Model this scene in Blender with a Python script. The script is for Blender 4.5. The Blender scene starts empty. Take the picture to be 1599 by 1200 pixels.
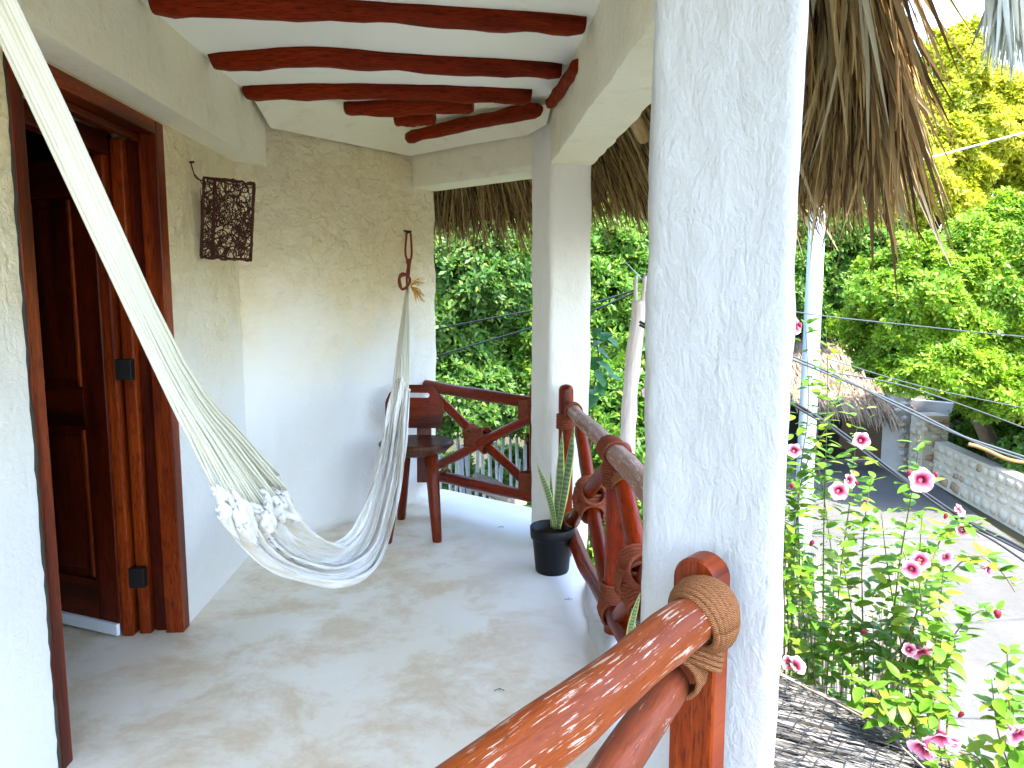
import bpy, bmesh, math, random
import numpy as np
from mathutils import Vector, Matrix, noise, Quaternion
R = math.radians
random.seed(7); rng = np.random.default_rng(11)
S = bpy.context.scene
C = S.collection

# ---------------------------------------------------------------- camera, world, sun, exposure
EYE = Vector((0, 0, 1.45)); YAW = R(2.62); TILT = R(6.9); FPX = 1170.0
cam = bpy.data.cameras.new('camera'); co = bpy.data.objects.new('camera', cam); C.objects.link(co)
cam.sensor_width = 36; cam.lens = 36 * FPX / 1599; cam.clip_start = 0.05; cam.clip_end = 2000
co.location = EYE; co.rotation_euler = (R(90) - TILT, 0, -YAW); S.camera = co
SUN_EL = R(68); SUN_AZ = R(152)           # azimuth clockwise from +Y
w = bpy.data.worlds.new('World'); S.world = w; w.use_nodes = True
wn = w.node_tree; bg = wn.nodes['Background']; bg.inputs[1].default_value = 0.15
sky = wn.nodes.new('ShaderNodeTexSky'); sky.sky_type = 'NISHITA'; sky.sun_disc = False
sky.sun_elevation = SUN_EL; sky.sun_rotation = SUN_AZ; sky.dust_density = 1.2; sky.air_density = 1.0
wn.links.new(sky.outputs[0], bg.inputs[0])
sl = bpy.data.lights.new('sun', 'SUN'); sl.energy = 2.0; sl.angle = R(0.6); sl.color = (1, .95, .84)
so = bpy.data.objects.new('sun', sl); C.objects.link(so)
sd = Vector((math.sin(SUN_AZ) * math.cos(SUN_EL), math.cos(SUN_AZ) * math.cos(SUN_EL), math.sin(SUN_EL)))
so.rotation_euler = (-sd).to_track_quat('-Z', 'Y').to_euler(); so.location = sd * 40
S.view_settings.view_transform = 'Standard'; S.view_settings.look = 'None'
S.view_settings.exposure = 3.33; S.view_settings.gamma = 1; S.view_settings.use_curve_mapping = False
S.render.engine = 'CYCLES'
S.cycles.max_bounces = 10; S.cycles.diffuse_bounces = 6; S.cycles.transparent_max_bounces = 8

# ---------------------------------------------------------------- measuring helper: a sight line met with a plane of the site
_f = Vector((math.sin(YAW) * math.cos(TILT), math.cos(YAW) * math.cos(TILT), -math.sin(TILT)))
_r = Vector((math.cos(YAW), -math.sin(YAW), 0)); _u = _r.cross(_f)
def _ray(u, v): return _f + _r * ((u - 799.5) / FPX) + _u * ((600 - v) / FPX)
def at(u, v, y): r = _ray(u, v); return EYE + r * (y / r.y)
def atz(u, v, z): r = _ray(u, v); return EYE + r * ((z - EYE.z) / r.z)

# ---------------------------------------------------------------- object helpers
def tag(o, label=None, cat=None, group=None, kind=None):
    if label: o['label'] = label
    if cat: o['category'] = cat
    if group: o['group'] = group
    if kind: o['kind'] = kind
    return o
def thing(name, label, cat, loc=(0, 0, 0), group=None):
    o = bpy.data.objects.new(name, None); C.objects.link(o); o.location = loc
    o.empty_display_size = .1
    return tag(o, label, cat, group)
def link(name, me, mat, parent=None):
    o = bpy.data.objects.new(name, me); C.objects.link(o)
    if mat and not me.materials: me.materials.append(mat)
    if parent:
        o.parent = parent; o.matrix_parent_inverse = Matrix.Translation(parent.location).inverted()
    return o
class MB:
    def __init__(s): s.v = []; s.f = []; s.uv = []; s.sm = []
    def add(s, vs, fs, uvs=None, smooth=False):
        n = len(s.v); s.v += [tuple(p) for p in vs]
        for i, f in enumerate(fs):
            s.f.append([n + k for k in f]); s.sm.append(smooth)
            s.uv += uvs[i] if uvs else [(0, 0)] * len(f)
    def box(s, lo, hi, M=None):
        x0, y0, z0 = lo; x1, y1, z1 = hi
        vs = [Vector(p) for p in ((x0,y0,z0),(x1,y0,z0),(x1,y1,z0),(x0,y1,z0),(x0,y0,z1),(x1,y0,z1),(x1,y1,z1),(x0,y1,z1))]
        fs = [(0,3,2,1),(4,5,6,7),(0,1,5,4),(1,2,6,5),(2,3,7,6),(3,0,4,7)]
        L = max(range(3), key=lambda k: (x1-x0, y1-y0, z1-z0)[k]); a, b = [k for k in range(3) if k != L]
        uvs = [[(vs[i][a] + vs[i][b], vs[i][L]) for i in f] for f in fs]
        if M: vs = [M @ p for p in vs]
        s.add(vs, fs, uvs)
    def prism(s, poly, z0, z1):
        n = len(poly)
        if sum(poly[i][0]*poly[(i+1)%n][1]-poly[(i+1)%n][0]*poly[i][1] for i in range(n)) < 0: poly = poly[::-1]
        vs = [(x, y, z0) for x, y in poly] + [(x, y, z1) for x, y in poly]
        fs = [tuple(range(n))[::-1], tuple(range(n, 2*n))] + [(i, (i+1) % n, n+(i+1) % n, n+i) for i in range(n)]
        s.add(vs, fs)
    def tube(s, pts, rad, n=8, cap=True, smooth=True, wob=0, v0=0):
        pts = [Vector(p) for p in pts]; m = len(pts)
        if not hasattr(rad, '__len__'): rad = [rad] * m
        t = (pts[1] - pts[0]).normalized(); ref = Vector((0, 0, 1)) if abs(t.z) < .9 else Vector((1, 0, 0))
        a = t.cross(ref).normalized(); vs = []; L = v0; Ls = []
        for i, p in enumerate(pts):
            d = (pts[min(i+1, m-1)] - pts[max(i-1, 0)])
            if d.length > 1e-9: d.normalize()
            a = (a - d * a.dot(d)).normalized(); b = d.cross(a)
            if i: L += (p - pts[i-1]).length
            Ls.append(L)
            for k in range(n):
                an = 2*math.pi*k/n
                r = rad[i] * (1 + wob * noise.noise(Vector((math.cos(an)*1.3 + p.x*5, math.sin(an)*1.3 + p.y*5, L*5 + p.z*3))))
                vs.append(p + a*(math.cos(an)*r) + b*(math.sin(an)*r))
        fs = []; uvs = []; w = 2*math.pi*max(rad)/n
        for i in range(m-1):
            for k in range(n):
                k2 = (k+1) % n; fs.append((i*n+k, i*n+k2, (i+1)*n+k2, (i+1)*n+k))
                uvs.append([(k*w, Ls[i]), ((k+1)*w, Ls[i]), ((k+1)*w, Ls[i+1]), (k*w, Ls[i+1])])
        s.add(vs, fs, uvs, smooth)
        if cap:
            nn = len(s.v) - len(vs)
            for f in (tuple(range(n))[::-1], tuple(range((m-1)*n, m*n))):
                s.f.append([nn + k for k in f]); s.sm.append(False)
                s.uv += [(vs[k][0]*.3 + vs[k][1]*.3, vs[k][2]*.3) for k in f]
    def build(s, name, mat, parent=None):
        me = bpy.data.meshes.new(name); me.from_pydata(s.v, [], s.f)
        uv = me.uv_layers.new(name='UVMap'); uv.data.foreach_set('uv', np.array(s.uv, dtype=np.float32).ravel())
        me.polygons.foreach_set('use_smooth', s.sm); me.update()
        return link(name, me, mat, parent)
def npmesh(name, V, F, mat, parent=None, smooth=False, uv=None):
    me = bpy.data.meshes.new(name); nv, nf, k = len(V), len(F), F.shape[1]
    me.vertices.add(nv); me.vertices.foreach_set('co', V.astype(np.float32).ravel())
    me.loops.add(nf*k); me.loops.foreach_set('vertex_index', F.astype(np.int32).ravel())
    me.polygons.add(nf); me.polygons.foreach_set('loop_start', np.arange(0, nf*k, k, dtype=np.int32))
    me.polygons.foreach_set('loop_total', np.full(nf, k, dtype=np.int32))
    if smooth: me.polygons.foreach_set('use_smooth', np.ones(nf, dtype=bool))
    if uv is not None:
        l = me.uv_layers.new(name='UVMap'); l.data.foreach_set('uv', uv[F.ravel()].astype(np.float32).ravel())
    me.update(calc_edges=True)
    return link(name, me, mat, parent)
def spline(pts, n):
    P = [Vector(p) for p in pts]; P = [P[0]*2 - P[1]] + P + [P[-1]*2 - P[-2]]; out = []
    segs = len(P) - 3
    for i in range(n+1):
        t = i/n*segs; k = min(int(t), segs-1); t -= k
        a, b, c, d = P[k:k+4]
        out.append(.5*((2*b) + (c-a)*t + (2*a-5*b+4*c-d)*t*t + (3*b-a-3*c+d)*t**3))
    return out

# ---------------------------------------------------------------- materials
def mat(name, base=(.5,.5,.5), rough=.8, spec=.3, **k):
    m = bpy.data.materials.new(name); m.use_nodes = True; b = m.node_tree.nodes['Principled BSDF']
    b.inputs['Base Color'].default_value = (*base, 1); b.inputs['Roughness'].default_value = rough
    b.inputs['Specular IOR Level'].default_value = spec
    for a, v in k.items(): b.inputs[a].default_value = v
    return m
class NT:
    def __init__(s, m): s.m = m; s.t = m.node_tree; s.b = s.t.nodes['Principled BSDF']
    def n(s, kind, **k):
        o = s.t.nodes.new(kind)
        for a, v in k.items():
            if a in o.inputs: o.inputs[a].default_value = v
            else: setattr(o, a, v)
        return o
    def l(s, a, b): s.t.links.new(a, b)
    def coord(s, kind='Object', scale=(1,1,1)):
        c = s.n('ShaderNodeTexCoord'); mp = s.n('ShaderNodeMapping'); mp.inputs['Scale'].default_value = scale
        s.l(c.outputs[kind], mp.inputs[0]); return mp.outputs[0]
    def noise(s, vec, scale, detail=4, rough=.55, dist=0):
        o = s.n('ShaderNodeTexNoise'); o.inputs['Scale'].default_value = scale; o.inputs['Detail'].default_value = detail
        o.inputs['Roughness'].default_value = rough; o.inputs['Distortion'].default_value = dist; s.l(vec, o.inputs['Vector']); return o.outputs[0]
    def ramp(s, fac, stops):
        o = s.n('ShaderNodeValToRGB'); e = o.color_ramp.elements
        while len(e) < len(stops): e.new(.5)
        for i, (p, c) in enumerate(stops): e[i].position = p; e[i].color = (*c, 1) if len(c) == 3 else c
        s.l(fac, o.inputs[0]); return o.outputs[0]
    def mix(s, fac, a, b, mode='MIX'):
        o = s.n('ShaderNodeMix', data_type='RGBA', blend_type=mode)
        for v, i in ((fac, 0), (a, 6), (b, 7)):
            if hasattr(v, 'links'): s.l(v, o.inputs[i])
            else: o.inputs[i].default_value = v if i == 0 else (*v, 1)
        return o.outputs[2]
    def bump(s, h, strength=.5, dist=.01, prev=None):
        o = s.n('ShaderNodeBump'); o.inputs['Strength'].default_value = strength; o.inputs['Distance'].default_value = dist
        s.l(h, o.inputs['Height'])
        if prev: s.l(prev, o.inputs['Normal'])
        return o.outputs[0]
    def fin(s, col=None, bump=None, rough=None):
        if col is not None: s.l(col, s.b.inputs['Base Color'])
        if bump is not None: s.l(bump, s.b.inputs['Normal'])
        if rough is not None: s.l(rough, s.b.inputs['Roughness'])
        return s.m
def plaster(name, c1, c2, c3, coarse=9, bd=.018, stroke=(1,1,1)):
    t = NT(mat(name, c1, .85, .2)); v = t.coord('Object', stroke)
    a = t.noise(v, 1.1, 5, .6, .6); b = t.noise(v, 7, 6, .65)
    col = t.mix(t.ramp(a, [(.38, (0,0,0)), (.68, (1,1,1))]), c1, c2)
    col = t.mix(t.ramp(b, [(.55, (0,0,0)), (.8, (.5,.5,.5))]), col, c3)
    n1 = t.noise(v, coarse, 6, .62, .35); n2 = t.noise(v, coarse*6, 4, .6); n3 = t.noise(v, 2.2, 2, .5)
    bp = t.bump(n3, .5, .03); bp = t.bump(n1, .55, bd, bp); bp = t.bump(n2, .45, .0035, bp)
    return t.fin(col, bp)
def m_wall():
    t = NT(mat('wall_plaster', (.8,.75,.6), .85, .15)); v = t.coord('Object')
    sx = t.n('ShaderNodeSeparateXYZ'); t.l(v, sx.inputs[0]); a = t.noise(v, 1.1, 5, .6, .6); b = t.noise(v, 6, 6, .65)
    ad = t.n('ShaderNodeMath', operation='MULTIPLY_ADD'); t.l(a, ad.inputs[0]); ad.inputs[1].default_value = 1.1; t.l(sx.outputs[2], ad.inputs[2])
    mr = t.n('ShaderNodeMapRange'); mr.interpolation_type = 'SMOOTHSTEP'; t.l(ad.outputs[0], mr.inputs[0]); mr.inputs[1].default_value = 1.35; mr.inputs[2].default_value = 2.25
    raw = t.mix(t.ramp(a, [(.38,(0,0,0)),(.66,(1,1,1))]), (.86,.77,.55), (.84,.70,.42)); raw = t.mix(t.ramp(b, [(.50,(0,0,0)),(.78,(.6,.6,.6))]), raw, (.62,.50,.32))
    wh = t.mix(t.ramp(b, [(.55,(0,0,0)),(.8,(.5,.5,.5))]), (.77,.76,.73), (.72,.68,.60)); col = t.mix(mr.outputs[0], wh, raw)
    n1 = t.noise(t.coord('Object', (1,1,1.35)), 17, 6, .62, .5); n2 = t.noise(v, 48, 4, .6); n3 = t.noise(v, 2.2, 2, .5)
    r1 = t.ramp(n1, [(.30,(0,0,0)),(.50,(.6,.6,.6)),(.72,(1,1,1))])
    bp = t.bump(n3, .5, .03); b1 = t.n('ShaderNodeBump'); b1.inputs['Distance'].default_value = .020; t.l(r1, b1.inputs['Height']); t.l(bp, b1.inputs['Normal'])
    ms = t.n('ShaderNodeMapRange'); t.l(mr.outputs[0], ms.inputs[0]); ms.inputs[3].default_value = .18; ms.inputs[4].default_value = .85; t.l(ms.outputs[0], b1.inputs['Strength'])
    return t.fin(col, t.bump(n2, .5, .005, b1.outputs[0]))
M_plaster = m_wall()
M_pillar = plaster('pillar_plaster', (.60,.61,.62), (.56,.57,.58), (.48,.48,.46), 20, .020, (1,1,.6))
M_beamp = plaster('rough_beam_plaster', (.86,.82,.66), (.80,.74,.55), (.56,.48,.30), 17, .026)
M_ceil = plaster('ceiling_plaster', (.88,.88,.80), (.86,.85,.76), (.78,.75,.66), 5, .003)
def m_floor():
    t = NT(mat('polished_cement', (.7,.65,.55), .3, .4)); v = t.coord('Object', (1,1,1))
    a = t.noise(v, 1.3, 7, .68, .25); b = t.noise(v, 2.6, 8, .74, .25); c = t.noise(v, 14, 5, .7)
    col = t.mix(t.ramp(a, [(.36,(0,0,0)),(.66,(1,1,1))]), (.83,.79,.69), (.79,.70,.54))
    col = t.mix(t.ramp(b, [(.46,(0,0,0)),(.60,(.85,.85,.85)),(.72,(.25,.25,.25))]), col, (.66,.52,.34))
    col = t.mix(t.ramp(c, [(.62,(0,0,0)),(.8,(.5,.5,.5))]), col, (.85,.83,.78))
    sx = t.n('ShaderNodeSeparateXYZ'); t.l(v, sx.inputs[0])                       # newer white cement along the outer rim
    ad = t.n('ShaderNodeMath', operation='MULTIPLY_ADD'); t.l(a, ad.inputs[0]); ad.inputs[1].default_value = .55; t.l(sx.outputs[0], ad.inputs[2])
    ad2 = t.n('ShaderNodeMath', operation='MULTIPLY_ADD'); t.l(sx.outputs[1], ad2.inputs[0]); ad2.inputs[1].default_value = .30; t.l(ad.outputs[0], ad2.inputs[2])
    col = t.mix(t.ramp(ad2.outputs[0], [(.0,(0,0,0)),(1,(1,1,1))]), col, col)
    mr = t.n('ShaderNodeMapRange'); t.l(ad2.outputs[0], mr.inputs[0]); mr.inputs[1].default_value = 1.25; mr.inputs[2].default_value = 1.75
    col = t.mix(mr.outputs[0], col, (.82,.82,.82))
    bp = t.bump(t.noise(v, 6, 4), .25, .004); bp = t.bump(t.noise(v, 70, 3), .12, .002, bp)
    rr = t.n('ShaderNodeMapRange'); t.l(b, rr.inputs[0]); rr.inputs[3].default_value = .28; rr.inputs[4].default_value = .6
    return t.fin(col, bp, rr.outputs[0])
M_floor = m_floor()
def wood(name, a, b, c, rough=.35, worn=0, wc=(.75,.62,.5), grain=30, coat=.05, spec=.16, flow='UV', sc=None):
    t = NT(mat(name, a, rough, spec)); v = t.coord(flow, sc or (1, .09, 1))
    g = t.noise(v, grain*2.5, 6, .7, .6); big = t.noise(v, 9, 3, .5, .4)
    col = t.mix(t.ramp(g, [(.35,(0,0,0)),(.68,(1,1,1))]), a, b)
    col = t.mix(t.ramp(big, [(.42,(0,0,0)),(.66,(1,1,1))]), col, c); fine = t.noise(v, grain*7, 4, .6); col = t.mix(t.ramp(fine, [(.50,(0,0,0)),(.64,(.7,.7,.7))]), col, tuple(x*.6 for x in c))
    if worn:
        col = t.mix(.35, col, b)
        v2 = t.coord(flow, sc or (1, .045, 1)); v3 = t.coord(flow, (1, .6, 1))
        s = t.noise(v2, 210, 4, .65, .15); s2 = t.noise(v3, 16, 5, .7)
        mu = t.n('ShaderNodeMath', operation='ADD'); t.l(s, mu.inputs[0])
        m2 = t.n('ShaderNodeMath', operation='MULTIPLY'); t.l(s2, m2.inputs[0]); m2.inputs[1].default_value = .5; t.l(m2.outputs[0], mu.inputs[1])
        f = t.ramp(mu.outputs[0], [(.915-worn*.10,(0,0,0)),(.97-worn*.10,(.8,.8,.8))]); col = t.mix(f, col, wc)
    t.b.inputs['Coat Weight'].default_value = coat; t.b.inputs['Coat Roughness'].default_value = .25
    return t.fin(col, t.bump(g, .5, .0025))
M_log = wood('varnished_red_log', (.18,.014,.002), (.30,.036,.004), (.05,.004,.001), .30)
M_logworn = wood('worn_red_log', (.20,.024,.003), (.32,.070,.011), (.08,.007,.001), .48, .82, (.60,.46,.36))
M_logpale = wood('pale_red_log', (.26,.085,.045), (.44,.22,.14), (.15,.018,.008), .4, .8, (.75,.65,.58))  # paler red wood with whitish streaks
M_beamlog = wood('ceiling_log_wood', (.17,.013,.001), (.28,.030,.003), (.03,.003,.001), .6, 0, coat=0, spec=.08)
M_door = wood('door_mahogany', (.055,.005,.001), (.13,.014,.002), (.02,.002,.001), .38)
M_jamb = wood('door_frame_mahogany', (.19,.020,.002), (.32,.055,.005), (.06,.006,.001), .38)
M_chair = wood('chair_dark_wood', (.12,.011,.002), (.22,.030,.004), (.03,.003,.001), .3)
M_seat = wood('chair_seat_wood', (.07,.022,.010), (.15,.06,.03), (.03,.008,.004), .4)
def m_grey_wood(name, a, b):
    t = NT(mat(name, a, .9, .1)); v = t.coord('UV', (1, .12, 1)); g = t.noise(v, 60, 5, .7)
    return t.fin(t.mix(t.ramp(g, [(.35,(0,0,0)),(.7,(1,1,1))]), a, b), t.bump(g, .6, .004))
M_fork = m_grey_wood('weathered_pale_wood', (.50,.40,.33), (.70,.60,.52))
M_stick = m_grey_wood('weathered_grey_sticks', (.16,.13,.10), (.42,.38,.32))
M_wstick = m_grey_wood('whitewashed_sticks', (.62,.64,.68), (.80,.80,.82))
def m_rope(name, a, b, s=260):
    t = NT(mat(name, a, .9, .1)); v = t.coord('UV', (1, 1, 1))
    wv = t.n('ShaderNodeTexWave', wave_type='BANDS', bands_direction='DIAGONAL'); t.l(v, wv.inputs[0])
    wv.inputs['Scale'].default_value = s*.5; wv.inputs['Distortion'].default_value = 1.2
    g = t.noise(v, 160, 3)
    col = t.mix(wv.outputs[0], a, b); col = t.mix(t.ramp(g, [(.4,(0,0,0)),(.8,(.6,.6,.6))]), col, tuple(x*.55 for x in a))
    return t.fin(col, t.bump(wv.outputs[0], .7, .002))
M_rope = m_rope('sisal_rope_tan', (.15,.050,.018), (.42,.19,.08))
M_ropered = m_rope('sisal_rope_stained_red', (.16,.030,.014), (.40,.12,.06))
M_ropeend = mat('yellow_rope_fibres', (.70,.42,.10), .9, .1)
def m_cotton():
    t = NT(mat('white_cotton_weave', (.8,.79,.75), .9, .1)); v = t.coord('UV', (1,1,1))
    wv = t.n('ShaderNodeTexWave', wave_type='BANDS', bands_direction='X'); t.l(v, wv.inputs[0]); wv.inputs['Scale'].default_value = 60; wv.inputs['Distortion'].default_value = .4
    n = t.noise(t.coord('UV', (8, .8, 1)), 6, 3)
    col = t.mix(t.ramp(n, [(.42,(0,0,0)),(.70,(1,1,1))]), (.86,.85,.83), (.70,.63,.48))
    t.b.inputs['Sheen Weight'].default_value = .2
    return t.fin(col, t.bump(wv.outputs[0], .35, .002))
M_cotton = m_cotton()
M_cord = mat('cream_hammock_cord', (.72,.70,.57), .9, .1)
M_black = mat('black_plastic', (.003,.003,.0035), .5, .25)
M_iron = mat('dark_iron', (.02,.018,.016), .5, .5, Metallic=.6)
M_white = mat('white_painted_metal', (.72,.76,.80), .4, .4)
M_roomshade = mat('painted_room_shade', (.10,.06,.04), .9, .1)  # dimness of the unlit room put into the wall colour
M_cable = mat('black_cable', (.02,.022,.026), .4, .5)
M_cablegrey = mat('grey_cable', (.07,.08,.09), .5, .4)
M_vine = wood('dark_vine_cane', (.05,.015,.010), (.10,.03,.018), (.02,.008,.006), .5)
def m_thatch(name, cols, transl=.12):
    t = NT(mat(name, cols[0], .8, .15)); g = t.n('ShaderNodeNewGeometry')
    col = t.ramp(g.outputs['Random Per Island'], [(i/(len(cols)-1), c) for i, c in enumerate(cols)])
    v = t.coord('UV', (1, .2, 1)); n = t.noise(v, 90, 4)
    col = t.mix(t.ramp(n, [(.5,(0,0,0)),(.8,(.7,.7,.7))]), col, tuple(x*.45 for x in cols[0]))
    tr = t.n('ShaderNodeBsdfTranslucent'); t.l(col, tr.inputs[0]); mx = t.n('ShaderNodeMixShader'); mx.inputs[0].default_value = transl
    out = t.t.nodes['Material Output']; t.l(t.b.outputs[0], mx.inputs[1]); t.l(tr.outputs[0], mx.inputs[2]); t.l(mx.outputs[0], out.inputs[0])
    return t.fin(col)
M_thatch = m_thatch('dry_palm_thatch', [(.035,.018,.008), (.13,.07,.025), (.44,.27,.09), (.06,.03,.012), (.54,.38,.16), (.20,.12,.045), (.30,.21,.09)])
M_thatchgrey = m_thatch('weathered_grey_thatch', [(.03,.026,.02), (.11,.10,.09), (.26,.25,.24), (.06,.055,.05)], .05)
M_thatchfar = m_thatch('brown_grey_thatch', [(.12,.085,.06), (.26,.20,.15), (.40,.32,.24)], .03)
M_thatchpale = m_thatch('pale_thatch', [(.22,.24,.20), (.45,.48,.42), (.60,.58,.48), (.35,.42,.40)], .3)  # strip tones from grey-green to pale cream
M_thatchbase = mat('packed_thatch', (.035,.022,.012), .95, .05)
def m_leaf(name, a, b, c, tr=.35, scale=1.2, isl=True):
    t = NT(mat(name, a, .45, .35)); v = t.coord('Object')
    n = t.noise(v, scale, 3, .6); col = t.mix(t.ramp(n, [(.40,(0,0,0)),(.62,(1,1,1))]), a, b)
    if isl:
        g = t.n('ShaderNodeNewGeometry'); rv = g.outputs['Random Per Island']
    else:
        g = t.n('ShaderNodeObjectInfo'); rv = g.outputs['Random']
    col = t.mix(t.ramp(rv, [(.55,(0,0,0)),(1,(.9,.9,.9))]), col, c)
    tb = t.n('ShaderNodeBsdfTranslucent'); t.l(col, tb.inputs[0]); mx = t.n('ShaderNodeMixShader'); mx.inputs[0].default_value = tr
    out = t.t.nodes['Material Output']; t.l(t.b.outputs[0], mx.inputs[1]); t.l(tb.outputs[0], mx.inputs[2]); t.l(mx.outputs[0], out.inputs[0])
    return t.fin(col)
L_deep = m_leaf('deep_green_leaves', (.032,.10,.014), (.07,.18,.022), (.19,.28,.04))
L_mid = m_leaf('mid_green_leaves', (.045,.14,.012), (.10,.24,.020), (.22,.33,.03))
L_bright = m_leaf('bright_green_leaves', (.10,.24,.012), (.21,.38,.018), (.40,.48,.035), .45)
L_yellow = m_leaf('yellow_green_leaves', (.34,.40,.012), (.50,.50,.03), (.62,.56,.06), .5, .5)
L_shrub = m_leaf('allamanda_leaves', (.075,.20,.012), (.14,.29,.02), (.28,.36,.035), .45, 1.5, False)
L_stuff = m_leaf('allamanda_small_leaves', (.075,.20,.012), (.14,.29,.02), (.28,.36,.035), .45)
L_broad = m_leaf('broad_vine_leaves', (.03,.14,.03), (.05,.2,.05), (.06,.2,.05), .3, 2, False)
M_bark = m_grey_wood('bark', (.12,.09,.06), (.24,.19,.14))
M_stem = mat('green_brown_stem', (.12,.10,.035), .7, .2)
M_stone = plaster('limestone', (.34,.25,.15), (.26,.17,.09), (.40,.36,.30), 18, .02)
M_stonepale = plaster('pale_limestone', (.50,.45,.36), (.42,.34,.24), (.26,.19,.12), 18, .02)
M_mortar = plaster('lime_mortar', (.50,.46,.38), (.42,.38,.30), (.26,.22,.15), 14, .02)
M_whitewall = plaster('whitewashed_wall', (.55,.55,.55), (.48,.48,.48), (.36,.34,.31), 6, .01)
M_concrete = plaster('pale_concrete_pole', (.46,.51,.56), (.40,.46,.51), (.36,.40,.45), 20, .002)
M_transf = mat('pale_teal_metal', (.42,.58,.60), .4, .5)
M_blue = mat('blue_sign_paint', (.10,.30,.38), .5, .3)
def m_ground():
    t = NT(mat('sandy_ground', (.5,.46,.4), .95, .1)); v = t.coord('Object')
    a = t.noise(v, .25, 5, .6, .5); b = t.noise(v, 5, 6, .7)
    col = t.mix(t.ramp(a, [(.35,(0,0,0)),(.7,(1,1,1))]), (.05,.045,.025), (.10,.085,.06)); col = t.mix(t.ramp(b, [(.4,(0,0,0)),(.8,(1,1,1))]), col, (.07,.075,.03))
    return t.fin(col, t.bump(b, .5, .05))
def m_road():
    t = NT(mat('sandy_road', (.5,.46,.4), .95, .1)); v = t.coord('Object')
    a = t.noise(t.coord('Object', (1, .35, 1)), .8, 5, .6, .5); b = t.noise(v, 9, 6, .7); c = t.noise(v, 60, 3)
    col = t.mix(t.ramp(a, [(.35,(0,0,0)),(.7,(1,1,1))]), (.098,.097,.095), (.13,.128,.124)); col = t.mix(t.ramp(b, [(.5,(0,0,0)),(.75,(.6,.6,.6))]), col, (.075,.068,.058))
    return t.fin(col, t.bump(c, .6, .01))
M_ground = m_ground(); M_road = m_road()

# ================================================================ THE BALCONY
ZL, ZC, ZT = 2.14, 2.45, 2.62             # lintel underside, ceiling, top of ring beam
A0, A1 = (-1.28, -.95), (-1.28, 4.13)
P0, P1 = (-.43, 5.08), (.31, 4.36)
def struct(o): return tag(o, kind='structure')

m = MB(); m.prism([(-1.60,-1.35),(-1.6,4.3),(-.62,5.45),(-.26,5.47),(.37,4.95),(.60,4.35),(.62,3.4),(.64,1.7),(.60,1.36),(-1.30,-.65)], -.22, 0)
m.box((-2.9,2.2,-.2),(-1.59,4.3,-.0015))
floor = struct(m.build('floor', M_floor))
def lump():       # raised rounded cement rim at the edge under the second railing
    m = MB(); pts = spline([(.555,3.62,-.02),(.555,3.35,.0),(.545,3.05,.01),(.535,2.75,.012),(.53,2.5,0),(.53,2.2,-.02)], 26)
    m.tube(pts, [.015+.052*math.sin(math.pi*min(1,(i+.5)/22))**.6 if i < 22 else .02 for i in range(27)], 14, wob=.35); return m
struct(lump().build('floor_rim', M_pillar))
m = MB()
for (a, b) in [((930,955),(948,1028)), ((922,935),(931,962))]:
    p = atz(*a, .0); q = atz(*b, .0); pts = [p.lerp(q, i/14) + Vector((random.uniform(-.008,.008), 0, .004)) for i in range(15)]
    m.tube(pts, [random.uniform(.002,.006) for _ in pts], 5)
m.build('crack', mat('crack_brown', (.08,.055,.035), .95, .1), None); struct(bpy.data.objects['crack'])  # thin dark brown line along each crack

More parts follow.
